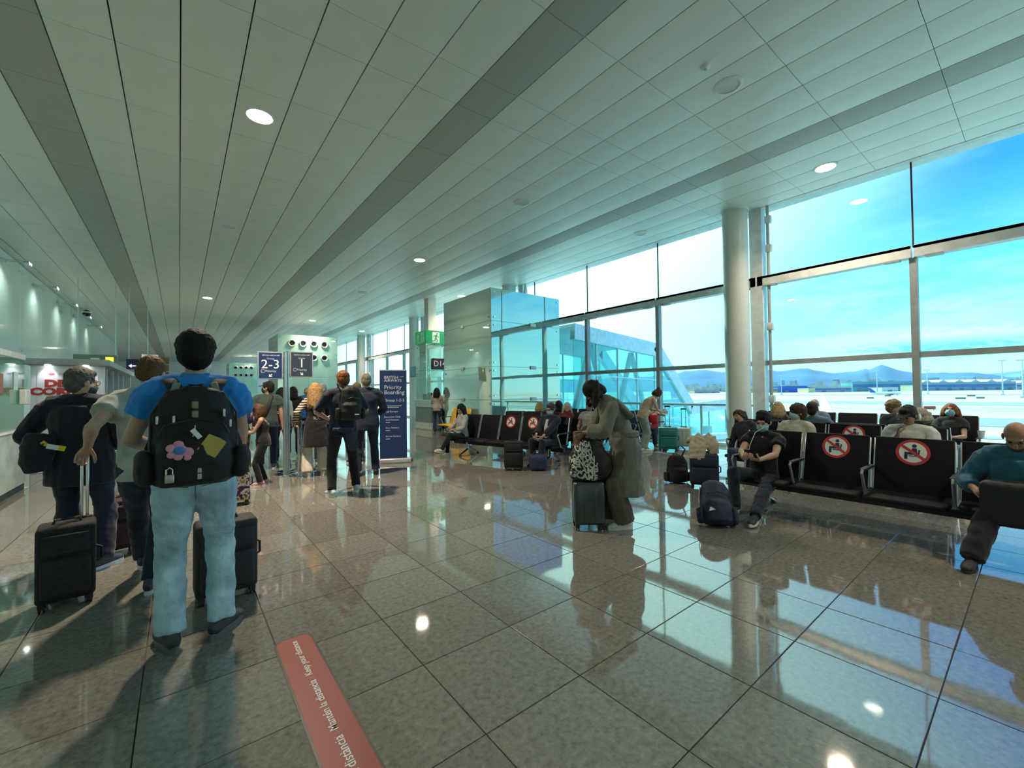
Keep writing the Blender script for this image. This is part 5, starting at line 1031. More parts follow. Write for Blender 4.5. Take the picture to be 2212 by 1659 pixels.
# ---- sitters
def sitter(label, key, k, dy=.17, dface=0, h=1.68, **kw):
    loc, fc = sit(key, k, dy); kw.setdefault('lean', -8); return person(label, loc, fc + dface, h, kw.pop('b', 1.0), seat=kw.pop('seatz', .335), **kw)
sitter('seated person with long dark hair, grey top and crossed legs', 'A', 4, .22, 8, 1.66, fem=True, hair=('long', (.014, .011, .010), .36), hy=-8, hp=22, skin='light', lean=2, facing=True, vox=.013, top=dict(t='long', col=(.42, .44, .43)), bottom=dict(col=(.010, .010, .012), ankle=.05, off=.01), shoes=((.62, .60, .55), (.7, .68, .64)), feet=((-.02, .66, .10, 0, 18), (.02, .44, 0, 0)), knees=((.15, 1, .5), (-.1, 1, .3)), hands=(((-.06, .34, .62), dict(curl=40)), ((.08, .36, .64), dict(curl=40))))
sitter('seated person in a navy suit, white shirt, glasses and pale mask', 'A', 0, .2, 4, 1.72, hair=('short', (.07, .055, .04)), hp=20, hy=4, mask=(.30, .52, .58), glasses=True, facing=True, vox=.013, top=dict(t='long', col=(.010, .016, .032), off=.03, inner=(.55, .58, .58), name='jacket'), bottom=dict(col=(.010, .016, .03)), shoes=((.02, .015, .012), (.03, .03, .03)), hands=(((-.08, .36, .58), dict(curl=45)), ((.08, .36, .6), dict(curl=45))), feet=((-.14, .50, 0, 4), (.12, .38, 0, 4)))
phone('smartphone in the hands of the navy suit wearer', (5.60, 6.36, .63), 110)
sitter('seated person with long silver hair, red blouse and black skirt', 'B', 1, .2, 0, 1.66, fem=True, hair=('long', (.48, .48, .45), .34), hy=-38, hp=4, top=dict(t='half', col=(.14, .014, .022)), bottom=dict(t='skirt', col=BLK), shoes=((.30, .20, .14), (.25, .17, .12)), hands=(((-.1, .36, .6), {}), ((.06, .36, .6), {})))
sitter('seated person in shorts with bare knees holding a white carrier bag', 'B', 0, .2, 0, 1.72, hair=('short', (.10, .08, .06)), skin='tan', hp=20, top=dict(t='tee', col=(.34, .36, .34)), bottom=dict(t='shorts', col=(.04, .045, .05), ankle=.09), shoes=((.3, .28, .25), (.6, .6, .6)), hands=(((-.1, .35, .62), {}), ((.12, .3, .6), {})))
sitter('seated blond person behind the masked suit wearer', 'B2', 1, .17, 0, 1.66, fem=True, hair=('long', (.40, .28, .12), .2), top=dict(t='long', col=(.05, .05, .05)), bottom=dict(col=BLK))
sitter('seated person with a dark hood seen from behind', 'B2', 2, .17, 0, 1.72, hair=('hood', (.012, .014, .022)), top=dict(t='long', col=(.014, .016, .026)), bottom=dict(col=BLK))
sitter('seated person in a grey cap by the far glass', 'B3', 0, .17, -10, 1.7, hair=('thin', (.4, .4, .4)), cap=(.38, .42, .44), facing=True, skin='mid', top=dict(t='long', col=(.03, .035, .05)), bottom=dict(col=BLK))
J = person('person with a hair bun in a beige top and sage trousers bending over', (8.86, 6.05), 122, 1.66, .95, True, lean=36, hp=22, neckp=0, hair=('bun', (.05, .03, .02)), mask=(.6, .68, .68), facing=True, skin='light', top=dict(t='tank', col=(.44, .33, .24)), bottom=dict(col=(.27, .34, .30), ankle=.05, off=.008), shoes=((.55, .52, .46), (.6, .58, .52)), hands=(((-.05, .52, .98), dict(dir=(.2, 1, -.2))), ((.1, .5, .96), dict(dir=(0, 1, -.2)))))
sitter('seated person in a red top with raised hands near the teal bag', 'F', 0, .2, 35, 1.6, fem=True, hair=('bun', (.12, .07, .04)), facing=True, hp=14, top=dict(t='tank', col=(.42, .016, .02)), bottom=dict(col=(.02, .03, .06)), hands=(((-.06, .28, .92), dict(dir=(.4, .3, .8))), ((.08, .28, .92), dict(dir=(-.4, .3, .8)))))
J5 = sitter('seated person in a black T-shirt and blue mask looking at a phone', 'C', 3, .24, 0, 1.68, hair=('short', (.014, .012, .012)), hp=20, hy=-2, mask=(.22, .50, .58), facing=True, vox=.0115, skin='light', lean=-5, seatz=.31, top=dict(t='tee', col=(.006, .007, .011), off=.018, cuff=.012), bottom=dict(col=(.016, .024, .045), ankle=.06, off=.014), shoes=((.02, .025, .035), (.72, .72, .66), 1.3),
            hands=(((-.10, .40, .66), dict(pole=(-.9, -.3, -.5), curl=45, dir=(.4, .9, .2), palm=(.3, 0, .9))), ((.06, .40, .66), dict(pole=(.9, -.3, -.5), curl=45, dir=(-.5, .8, .2), palm=(-.3, 0, .9)))), feet=((-.20, .80, 0, 6), (.16, .42, .0, 0)), knees=((-.1, 1, .4), (.3, 1, .5)))
hr = J5['root']; G = MB(); G.ell(J5['head'] + V((0, .02, .105)), (.075, .075, .05)); link('hair_quiff', solid(G, 'q', .008, 1, .003, .02, 2), mat('hair_%.3f_%.3f_%.3f' % (.014, .012, .012)), hr)
phone('smartphone held by the sitter in the blue mask', (5.36, 2.20, .72), 100); MB_ = MB().tube([(5.62, 2.12, 1.02), (5.52, 2.18, .96), (5.42, 2.2, .82), (5.37, 2.2, .74)], .003, 6).build('earphone_cable', TAGW); tag(MB_, 'thin white earphone cable running down to a phone', 'cable')
Jb = sitter('bald seated person in a blue shirt with a black bag on the lap', 'C', -.1, .22, 4, 1.66, b=1.1, hair=('bald', (.1, .1, .1)), facing=True, hp=26, lean=10, seatz=.32, skin='mid', beard=(.06, .05, .045), vox=.0115, top=dict(t='long', col=(.03, .13, .20), off=.03, collar=True), bottom=dict(col=(.010, .012, .018), ankle=.08, knee=.085), shoes=((.012, .010, .010), (.02, .02, .02)), feet=((-.40, .52, 0, 6), (.21, .66, 0, 4)), hands=(((-.24, .32, .60), dict(curl=40)), ((.22, .34, .60), dict(curl=45, palm=(-.6, 0, -.8)))), knees=((-.2, 1, .4), (.1, 1, .4)))
bg_ = thing('holdall', 'large black bag standing on the lap of a bald sitter', 'bag', (5.34, .02, .335), 92)
G = MB(); G.rbox((-.42, -.07, 0), (.325, .07, .37), .05, 4); link('bag_body', solid(G, 'b', .013, 2, .003, .1, 2), mat('bag_black', (.006, .007, .010), .6, 0, .2, 20), bg_); MB().tube([(-.33, .0, .372), (.25, .0, .372)], .006, 6).build('zip', RUB, bg_)
for sy in (-.05, .05): MB().tube([(-.12, sy, .35), (-.10, sy * 1.5, .30), (.06, sy * 1.5, .30), (.08, sy, .35)], .010, 6).build('handle', RUB, bg_)
sitter('person with brown hair resting the head on a masked neighbour', 'D', 3, .2, 0, 1.60, fem=True, side=14, ht=24, hy=20, hp=8, facing=True, hair=('long', (.05, .03, .02), .3), top=dict(t='long', col=(.03, .03, .04)), bottom=dict(col=DEN))
sitter('person with curly brown hair, pale T-shirt and mint mask', 'D', 2, .2, 0, 1.70, hair=('curly', (.06, .035, .02)), mask=(.30, .56, .54), hy=38, hp=2, facing=True, top=dict(t='tee', col=(.52, .50, .42)), bottom=dict(col=(.05, .09, .14)))
J = sitter('person in a black cap, headphones and white T-shirt looking down', 'D', 0, .2, 0, 1.72, b=1.12, hair=('short', (.02, .02, .02)), cap=(.014, .02, .024), hp=20, hy=18, lean=2, facing=True, skin='tan', top=dict(t='tee', col=(.56, .58, .56)), bottom=dict(col=DEN), hands=(((-.1, .3, .7), {}), ((.08, .26, .88), dict(dir=(-.2, .1, 1), pole=(.3, -.2, -1)))))
hp_ = thing('headphones', 'silver over-ear headphones worn over a black cap', 'headphones', (0, 0, 0)); hp_.matrix_world = J['W']; hc_ = J['head']
MB().tube([hc_ + V((sg * .1 * math.cos(t), -.03 + .03 * math.sin(t), .14 * math.sin(t))) for sg, t in ((-1, 0), (-1, .5), (-1, 1), (1, 1.57), (1, 1), (1, .5), (1, 0))], .008, 8).build('headband', SEDGE, hp_)
for sg in (-1, 1): MB().ell(hc_ + V((sg * .1, -.02, -.01)), (.022, .038, .045)).build('ear_cup', SEDGE, hp_)
sitter('person with cropped dark hair and blue shirt seen from behind', 'D2', 1, .17, 0, 1.78, b=1.1, hair=('thin', (.05, .04, .035)), top=dict(t='long', col=(.10, .19, .26)), bottom=dict(col=NAVY))
sitter('person with short grey-blond hair seen from behind', 'D2', 3, .17, 0, 1.62, fem=True, hair=('bob', (.36, .32, .24), .1), top=dict(t='long', col=(.05, .05, .06)), bottom=dict(col=NAVY))
sitter('bald person in a blue-grey polo and pale mask by the window', 'E', 3, .2, 0, 1.80, b=1.08, hair=('bald', (.1, .1, .1)), mask=(.40, .56, .58), facing=True, skin='mid', top=dict(t='tee', col=(.14, .17, .23), collar=True), bottom=dict(col=NAVY))
sitter('person with curly fair hair and dark jacket by the window', 'E', 1, .2, -30, 1.74, hair=('curly', (.20, .13, .07)), hy=-30, top=dict(t='long', col=(.014, .018, .028), collar=True), bottom=dict(col=(.06, .07, .09)))
sitter('person with long red hair, blue mask and black T-shirt', 'E', 0, .2, 0, 1.66, fem=True, hair=('long', (.22, .07, .03), .34), mask=(.20, .48, .62), facing=True, hp=-8, top=dict(t='tee', col=(.012, .012, .016)), bottom=dict(col=(.14, .20, .27)), hands=(((-.05, .3, .66), {}), ((.05, .3, .66), {})))
sitter('person with blond parted hair beside the round column', 'E', 4, .2, 150, 1.66, fem=True, hair=('long', (.34, .25, .13), .22), top=dict(t='long', col=(.1, .1, .1)), bottom=dict(col=NAVY))
cup = thing('paper_cup', 'small paper cup on the armrest beside long red hair', 'cup', (10.35, .62, .645)); MB().lathe([(.032, 0), (.045, .11)], n=20).build('cup_body', TAGW, cup); MB().lathe([(.048, .108), (.046, .12)], n=20).build('lid', SEDGE, cup)
# ---- the person in the trench coat with case and lettered tote
TR = cloth((.17, .172, .142), 'trench')
J = person('person in a long olive trench coat bent over a lettered tote', (3.80, 2.90), -56, 1.72, .93, True, lean=27, hp=36, neckp=0, hair=('long', (.012, .010, .010), .20, .3), facing=True, skin='tan', vox=.0115, pelvis=(0, -.06, .90), feet=((-.08, -.02, 0, 6), (.10, .05, 0, 8)),
           hands=(((-.03, .40, 1.04), dict(pole=(-.8, -.4, -.6), dir=(.1, .7, -.6), curl=40)), ((.05, .38, 1.02), dict(pole=(.9, -.3, -.6), dir=(-.1, .75, -.55), curl=40))),
           top=dict(t='long', mat=TR, col=(0, 0, 0), off=.034, hem=-.1, len=.44, flare=.05, name='trench_coat', amp=.009, wl=.13, cuff=.02, collar=True), bottom=dict(col=(.10, .088, .064), ankle=.115, knee=.10, off=.02), shoes=((.66, .66, .60), (.70, .70, .64), 1.6))
jr = J['root']; sp = J['p0']
MB().loft([sp + V((0, .0, .10)), sp + V((0, 0, .145))], [.188, .188], [.156, .156], n=28).build('coat_belt', TR, jr); MB().loft([sp + V((.14, -.14, .12)), sp + V((.16, -.16, -.05)), sp + V((.15, -.17, -.22))], [.022, .024, .02], [.006] * 3, n=8).build('belt_end', TR, jr)
G = MB(); G.loft([J['neck'] - J['up'] * .05 - J['fwd'] * .07, J['neck'] - J['up'] * .28 - J['fwd'] * .13], [.17, .20], [.06, .05], lat=tuple(J['lat']), n=14); link('storm_flap', solid(G, 'sf', .012, 2, .004, .1, 2), TR, jr)
SHELL = mat('shell_graphite', (.05, .065, .07), .18, .5, .1, 8, 0, 40, .5, coat=.4)
trolley('suitcase', 'graphite hard-shell case under a lettered tote', (3.50, 3.09, 0), -38, .34, .23, .52, SHELL, handle=0, shell=True, ribs=2)
TOTE = mat('tote_black', (.012, .012, .014), .7, 0, .15, 20); TCRM = mat('tote_letters', (.62, .62, .56), .7, 0, .06)
to = thing('tote_bag', 'black tote covered in cream block letters standing on a case', 'bag', (3.50, 3.09, .53), -38)
G = MB(); G.loft([(0, 0, 0), (0, 0, .12), (.01, 0, .28), (.02, 0, .40), (.03, 0, .44)], [.19, .215, .20, .14, .09], [.10, .12, .11, .07, .04], n=18); G.ell((.13, -.02, .15), (.14, .12, .17)); tm = link('bag_body', solid(G, 't', .011, 2, .005, .1, 3), TOTE, to)
for sy in (-.03, .03): MB().tube([(-.04, sy, .42), (-.03, sy, .50), (.05, sy, .52), (.09, sy, .48), (.09, sy, .42)], .009, 7).build('tote_handle', TOTE, to)
from mathutils.bvhtree import BVHTree
bvh = BVHTree.FromPolygons([v.co.copy() for v in tm.data.vertices], [tuple(p.vertices) for p in tm.data.polygons])
for r_, row in enumerate(('NGA', 'CAMPO', 'AMPON', 'MENGCH', 'PCAMP', 'GCAME')):
    z = .39 - r_ * .068; hw = .06 + min(r_, 3) * .028; o = text(row, .088, TCRM, to, None, 'printed_letters', ext=.0, bold=.004)
    xs_ = [v.co.x for v in o.data.vertices]; sc_ = 2 * hw / (max(xs_) - min(xs_))
    for v in o.data.vertices:
        x = -.06 + v.co.x * sc_ - (.0 if r_ > 0 else -.02); zz = z + v.co.y - .16 * v.co.x; hit = bvh.ray_cast(V((x, -.5, zz)), V((0, 1, 0)))
        y = hit[0].y if hit[0] else .0
        v.co = V((x, y - .003, zz))
# ---- other luggage
trolley('suitcase', 'black cabin case standing before the navy suit wearer', (5.02, 6.30, 0), -40, .36, .23, .55, NYL, handle=0, shell=False)
bgb = thing('duffel_bag', 'soft navy bag on the floor beside the cabin case', 'bag', (5.36, 5.98, 0), -40); G = MB(); G.rbox((-.17, -.14, .0), (.17, .14, .30), .07, 4); link('bag_body', solid(G, 'd', .014, 2, .005, .1, 3, zmin=.0), mat('navy_nylon', (.014, .028, .075)), bgb); MB().tube([(-.1, -.05, .29), (-.06, -.05, .36), (.06, -.05, .36), (.1, -.05, .29)], .012, 7).build('handle', RUB, bgb); MB().tube([(-.14, 0, .302), (.14, 0, .302)], .005, 6).build('zip', RUB, bgb)
TEAL = mat('teal_nylon', (.01, .17, .16), .6, 0, .12, 14, .2, 100)
trolley('suitcase', 'teal wheeled holdall with a thin raised handle', (9.42, 5.72, 0), -55, .44, .26, .58, TEAL, handle=.5, rodw=.10)
trolley('suitcase', 'pale mint hard-shell case with a raised handle by the glass', (10.12, 5.70, 0), -62, .34, .23, .53, mat('mint_shell', (.40, .52, .44), .3, 0, .05), handle=.46, shell=True, ribs=3, rodw=.10)
trolley('suitcase', 'navy case with a beige jumper over its handle', (6.28, 3.22, 0), -60, .40, .26, .52, mat('navy_red', (.014, .02, .05), .75, 0, .2, 12), handle=.22, rodw=.16)
ju = thing('jumper', 'beige knitted jumper draped over a case handle', 'jumper', (6.28, 3.22, .74), -60)
G = MB(); G.loft([(-.12, .06, -.02), (-.04, .07, .03), (.06, .08, .03), (.14, .08, -.02)], [.05, .07, .07, .05], n=10); G.loft([(-.06, .0, .02), (-.09, -.09, -.12), (-.11, -.13, -.30)], [.11, .13, .12], [.04, .035, .03], n=12); G.loft([(.08, .0, .02), (.12, -.06, -.10), (.15, -.06, -.22)], [.10, .10, .07], [.04, .035, .03], n=10); G.loft([(-.1, .04, .02), (-.2, .02, -.02), (-.24, .0, -.06)], [.04, .04, .03], n=8); link('knit', solid(G, 'k', .011, 2, .006, .07, 6), mat('beige_knit', (.50, .44, .32), .9, 0, .12, 30, .5, 150), ju)
bk = backpack('black rucksack lying against the navy case', frame((6.36, 3.74, .215), (-.75, .66, 0), (-.5, -.55, .10)), .34, .44, .2, NYL, vox=.014, straps=False); MB().tube([(-.1, .05, .2), (-.14, .1, .3), (-.1, .05, .36)], .012, 7).build('loop', RUB, bk)
SUITR = mat('strap_grey', (.3, .34, .36), .6)
bl = backpack('navy rucksack with a white triangle slumped on the floor', frame((4.74, 2.32, .195), (-.62, .78, .0), (-.66, -.54, .5)), .34, .50, .2, mat('rucksack_navy', (.016, .028, .062), .7, 0, .2, 20, .3, 150), vox=.0115, straps=False)
MB().prism([(-.03, -.02), (.04, .0), (-.01, .03)], .003, frame((.08, .222, -.12), (-1, 0, 0), (0, 0, 1))).build('white_triangle', TAGW, bl); MB().tube([(.16, .06, -.18), (.18, .1, 0), (.15, .12, .16)], .005, 6).build('piping', SUITR, bl); MB().loft([(-.1, .0, .22), (-.17, -.02, .02), (-.16, .0, -.22), (-.2, -.02, -.3)], [.03, .034, .03, .015], [.008] * 4, n=8).build('shoulder_strap', mat('rucksack_navy'), bl)
# ---- signs and stands
NB = mat('airline_navy', (.012, .035, .13), .45, 0, .06, 2); NB2 = mat('sign_slate', (.03, .05, .085), .45, 0, .05, 2); TXT = mat('sign_text', (.62, .72, .80), .5, 0, 0); TXW = mat('sign_text_white', (.85, .9, .92), .5, 0, 0); SFR = mat('sign_frame', (.55, .58, .58), .35, .5)
def group_sign(label, x, y, side, num, pm, arrow, top=2.29):
    o = thing('sign_stand', label, 'sign', (x, y, 0), -8)
    MB().lathe([(.19, 0), (.19, .012), (.17, .022), (.03, .03)], n=32).build('base', CHROME, o); MB().cyl((0, 0, .02), (0, 0, top + .02), .032, n=20).build('pole', STEEL, o)
    cx = side * .235; w, h_ = .185, .235; zc = top - .24
    sg_ = MB().rbox((cx - w - .018, -.03, zc - h_ - .018), (cx + w + .018, -.008, zc + h_ + .018), .006, 1).build('frame', SFR, o); MB().box((cx - w, -.033, zc - h_), (cx + w, -.0305, zc + h_)).build('poster', pm, sg_)
    for z in (zc - .17, zc + .17): MB().rbox((min(0, side * .06), -.025, z - .012), (max(0, side * .06), -.01, z + .012), .004, 1).build('clip', STEEL, o)
    T_ = lambda s_, sz, z, mt=TXT, dx=0: text(s_, sz, mt, sg_, FR(cx + dx, -.034, zc + z))
    T_('BRITISH AIRWAYS', .033, .185); T_('Group', .045, .125); T_(num, .23, .015, TXW); T_('Priority', .058, -.105)
    MB().prism([(-.05, -.004), (.05, -.004), (.05, .004), (-.05, .004)], .001, FR(cx + .13, -.034, zc + .19) @ Matrix.Rotation(rad(8), 4, 'Z') @ Matrix.Diagonal((.5, 1, 1, 1))).build('ribbon_mark', TXT, sg_, 0)
    for a, r0 in ((20, .022), (60, .034)): MB().tube([(cx - .12 + .03 * math.cos(t), -.034, zc - .105 + r0 * math.sin(t)) for t in np.linspace(.6, 5.6, 12)], .0025, 5).build('priority_swirl', TXT, sg_)
    A = FR(cx, -.034, zc - .185) @ Matrix.Rotation(rad(arrow), 4, 'Z'); MB().prism([(-.035, -.007), (.01, -.007), (.01, .007), (-.035, .007)], .001, A).prism([(.034, 0), (.0, .03), (-.012, .022), (.014, 0), (-.012, -.022), (.0, -.03)], .001, A).build('arrow', TXW, sg_, 0)
group_sign('pole sign for boarding groups 2-3 with an arrow down left', 1.55, 8.79, -1, '2-3', NB, 225, 2.27)
group_sign('pole sign for boarding group 1 with an arrow down right', 1.66, 9.1, 1, '1', NB2, -45, 2.32)
for k, (x, y, lb) in enumerate(((1.72, 8.45, 'chrome queue barrier post right beside the sign pole'), (2.02, 8.95, 'chrome queue barrier post next to cream flared trousers'), (2.15, 10.4, 'chrome queue barrier post behind the cream trousers'))):
    o = thing('queue_post', lb, 'barrier post', (x, y, 0)); MB().lathe([(.17, 0), (.17, .012), (.15, .02), (.03, .03)], n=28).build('base', CHROME, o); MB().cyl((0, 0, .02), (0, 0, .93), .028, n=18).build('pole', CHROME, o); MB().cyl((0, 0, .9), (0, 0, 1.0), .036, n=18).build('belt_head', RUB, o)
bt = MB().box((0, -.002, -.025), (.72, .002, .025)).build('retractable_belt', mat('belt_grey', (.35, .45, .42), .6)); bt.matrix_world = frame((1.73, 8.47, .96), (.3, .5, 0), (-.5, .3, 0)); tag(bt, 'grey retractable belt stretched between two queue posts', 'barrier belt')
ba = thing('roll_up_banner', 'tall navy roll-up banner for priority boarding groups 1-2-3', 'banner', (3.62, 8.66, 0), -25.6)
MB().rbox((-.30, -.09, .0), (.36, .09, .10), .025, 3).build('cassette', SFR, ba); MB().cyl((.36, 0, .05), (.385, 0, .05), .035).build('end_cap', RUB, ba)
MB().box((-.29, -.006, .09), (.27, .0, 1.99)).build('panel', NB, ba); MB().rbox((-.295, -.014, 1.975), (.275, .008, 2.0), .004, 1).build('top_rail', SFR, ba); MB().cyl((0, .03, .08), (0, .03, 1.99), .012).build('support_pole', STEEL, ba)
bm_ = lambda s_, sz, z, x=-.20, mt=TXT: text(s_, sz, mt, ba, FR(x, -.0075, z), align='LEFT')
bm_('BRITISH', .085, 1.83); bm_('AIRWAYS', .085, 1.765); bm_('Priority', .118, 1.62); bm_('Boarding', .118, 1.51); bm_('Group 1-2-3', .082, 1.34); bm_('Club Europe', .055, 1.10); bm_('Executive Club', .055, .985)
for z, s_ in ((.92, 'Gold Members'), (.75, 'Silver Members'), (.57, 'Bronze Members')): bm_(s_, .045, z, -.17)
for z, w_ in ((1.22, .36), (1.19, .30), (.865, .12), (.695, .12), (.515, .12)): MB().box((-.2 + (.03 if z < 1 else 0), -.0072, z - .006), (-.2 + w_, -.0062, z + .006)).build('fine_print', TXT, ba, 0)
MB().prism([(-.05, 0), (.04, .004), (.06, .022), (.02, .014)], .001, FR(.15, -.007, 1.84)).build('ribbon_mark', mat('ribbon', (.55, .3, .35), .5), ba, 0)
# floor strip
st_ = thing('floor_sticker', 'long red keep-your-distance strip stuck on the floor tiles', 'floor sign', (.545, 1.9, 0)); 
def rr(w, l0, l1, r):
    p = []
    for cx_, cy_, a0 in ((w - r, l1 - r, 0), (-w + r, l1 - r, 90), (-w + r, l0 + r, 180), (w - r, l0 + r, 270)):
        for k in range(7): a = rad(a0 + 15 * k); p.append((cx_ + r * math.cos(a), cy_ + r * math.sin(a)))
    return p
MB().prism(rr(.104, -1.0, .987, .055), .0012, Matrix.Translation((0, 0, .0006))).build('dark_border', mat('strip_edge', (.03, .03, .032), .4), st_, 0); MB().prism(rr(.092, -.99, .975, .05), .0016, Matrix.Translation((0, 0, .0008))).build('red_film', mat('strip_red', (.24, .028, .024), .45, 0, .08, 40), st_, 0)
STX = mat('strip_text', (.68, .72, .74), .5, 0, 0)
for s_, y0, y1, hh in (('Keep your distance', .54, .925, .036), ('Mantén la distancia', .075, .485, .040), ('Mantén la distància', -.40, .03, .044)):
    fit(s_, hh, y1 - y0, STX, st_, frame((-.0, (y0 + y1) / 2, .0028), (0, 1, 0), (-1, 0, 0)), bold=.0004)
for y in (.512, .052): MB().prism([(-.02, -.002), (.02, -.002), (.02, .002), (-.02, .002)], .0006, Matrix.Translation((0, y, .0026))).build('divider', mat('divider', (.55, .2, .2), .5), st_, 0)
# ---- deli kiosk and food cabinet
KW = mat('kiosk_white', (.62, .68, .72), .4, 0, .03, 3); KR = mat('deli_red', (.36, .035, .03), .5, 0, 0); KG = mat('deli_grey', (.45, .48, .50), .5, 0, 0)
kk = thing('deli_kiosk', 'white deli kiosk with red lettering and lit grey canopy', 'kiosk', (-1.75, 12.2, 0))
MB().rbox((-.52, 0, 0), (.52, .12, 2.13), .01, 1).build('end_panel', KW, kk); MB().rbox((-.43, -.006, .06), (.43, .004, 2.05), .003, 1).build('poster', mat('kiosk_poster', (.66, .70, .74), .4, 0, .02), kk); MB().rbox((-.61, -.1, 2.13), (.61, 6.0, 2.26), .02, 2).build('canopy', FDARK, kk)
MB().box((-.52, .12, 0), (.40, 5.9, 1.05)).build('counter', KW, kk); MB().rbox((-.54, .12, 1.05), (.5, 5.9, 1.1), .01, 1).build('worktop', FDARK, kk); MB().box((-.52, 5.9, 0), (.52, 6.0, 2.13)).build('end_panel', KW, kk)
for y in (1.2, 2.4, 3.6, 4.8): MB().box((.38, y, 1.1), (.44, y + .08, 2.13)).build('upright', KW, kk)
for y in (.6, 1.8, 3.0, 4.2): MB().rbox((-.4, y, 1.1), (.1, y + .7, 1.55), .03, 2).build('coffee_machine', BLACK, kk)
text('DELI', .185, KR, kk, FR(-.10, -.008, 1.76), bold=.012, xs=1.25); text('CORNER', .185, KR, kk, FR(-.06, -.008, 1.60), bold=.012, xs=1.25); text('FOOD & DRINKS', .07, KG, kk, FR(-.02, -.008, 1.46))
for x, c in ((-.25, (.5, .1, .08)), (-.12, (.5, .5, .5)), (.0, (.5, .12, .05))): MB().prism(disc(.028, 18), .002, FR(x, -.006, 1.955)).prism([(a + .03, b_) for a, b_ in disc(.024, 18)], .002, FR(x, -.0065, 1.955)).build('card_logo', mat('logo%.2f' % x, c, .5, 0, 0), kk, 0)
text('VISA', .05, mat('visa_navy', (.03, .06, .2), .5, 0, 0), kk, FR(.13, -.008, 1.955)); text('Pay', .05, BLACK, kk, FR(.27, -.008, 1.955))
G = MB(); G.ell((-.42, -.01, 1.12), (.14, .004, .05)); G.build('bread_picture', mat('bread_brown', (.45, .22, .08), .6, 0, .3, 20), kk)
for x in (-.28, .25):
    MB().lathe([(.05, 2.128), (.05, 2.135)], c=(x, -.055, 0), n=16).build('spot', mat('spot_glow', (1, 1, 1)), kk)
    ld = bpy.data.lights.new('kiosk_spot', 'SPOT'); ld.energy = 8; ld.spot_size = rad(100); ld.spot_blend = .8; ld.color = (.95, .85, 1); ld.shadow_soft_size = .03; lo = bpy.data.objects.new('kiosk_spot', ld); COL.objects.link(lo); lo.parent = kk; lo.location = (x, -.06, 2.11)
cbn = thing('food_cabinet', 'glass food display cabinet with lit shelf and price cards', 'cabinet', (-2.45, 8.2, 0))
MB().box((-.4, -1.2, 0), (.46, 2.2, .10)).build('plinth', BLACK, cbn); MB().rbox((-.4, -1.2, .10), (.48, 2.2, .95), .01, 1).build('base_unit', mat('cabinet_front', (.42, .52, .48), .15, 0, .25, 3), cbn); MB().rbox((-.4, -1.22, .95), (.50, 2.22, .985), .008, 1).build('shelf_edge', WPL, cbn)
MB().box((-.42, -1.2, .985), (-.40, 2.2, 2.1)).build('back_panel', WHITE, cbn); MB().rbox((-.42, -1.22, 2.1), (.46, 2.22, 2.2), .01, 1).build('top', FRAME, cbn); MB().box((.44, -1.2, 1.0), (.452, 2.18, 2.1)).build('glass_front', glass('cabinet_glass', (.75, .92, .86)), cbn, 0); MB().box((-.38, 2.18, .99), (.45, 2.2, 2.1)).build('glass_end', MATS['cabinet_glass'], cbn, 0); MB().box((-.38, -1.2, 1.5), (.3, 2.18, 1.52)).build('glass_shelf', MATS['cabinet_glass'], cbn, 0)
for y, z, c in ((1.6, 1.75, (.7, .8, .85)), (.9, 1.7, (.3, .1, .06))): MB().box((.456, y, z - .14), (.46, y + .2, z + .14)).build('price_card', mat('card%.1f' % y, c, .5), cbn)
MB().rbox((.46, 1.85, 1.38), (.54, 2.1, 1.62), .01, 1).build('leaflet_holder', TAGW, cbn)
for k in range(6): MB().ell((.1, -.8 + .5 * k, 1.03), (.14, .18, .05)).build('pastry', mat('pastry', (.55, .36, .08), .7, 0, .3, 12), cbn)
# ---- wayfinding signs
LITB = mat('sign_violet', (.03, .02, .09), .4, 0, 0); LITW = mat('sign_lit', (.5, .45, .8), .4, 0, 0, emit=(.55, .5, .9), es=.9); DKS = mat('sign_dark', (.03, .035, .02), .4, 0, 0); YLW = mat('sign_yellow', (.7, .55, .02), .4, 0, 0, emit=(.9, .7, .05), es=.7)
o = thing('hanging_sign', 'violet hanging restroom sign with four pictograms', 'sign', (-1.15, 20.0, 2.45)); MB().rbox((-.32, -.04, 0), (.33, .04, .36), .01, 1).build('box', LITB, o)
for x in (.02, .18):
    for z in (.03, .195): 
        p_ = MB().box((x, -.046, z), (x + .13, -.041, z + .14)).build('pictogram', LITW, o); MB().prism(disc(.018, 12), .002, FR(x + .065, -.047, z + .10)).prism([(-.03, 0), (.03, 0), (.018, .06), (-.018, .06)], .002, FR(x + .065, -.047, z + .025)).build('figure', LITB, p_, 0)
MB().prism([(-.26, .12), (-.17, .05), (-.17, .10), (-.04, .10), (-.04, .14), (-.17, .14), (-.17, .19)], .002, FR(0, -.041, 0)).build('arrow', LITW, o, 0)
for x in (-.25, .25): MB().cyl((x, 0, .36), (x, 0, 2.98), .008).build('hanger', STEEL, o)
o = thing('direction_board', 'dark direction board with a yellow arrow on a pale pillar', 'sign', (-.86, 24, 0)); MB().box((-.42, .06, 0), (.12, .5, 3.3)).build('pillar', WHITE, o)
for k in range(3): MB().rbox((-.12, 0, 2.28 + k * .31), (.5, .06, 2.56 + k * .31), .006, 1).build('panel', DKS, o)
MB().prism([(0, .06), (.12, -.06), (.12, .02), (.15, .02), (.15, -.11), (.02, -.11), (.02, -.08), (.10, -.08), (-.02, .04)], .002, FR(.02, -.001, 3.05)).build('arrow', YLW, o, 0)
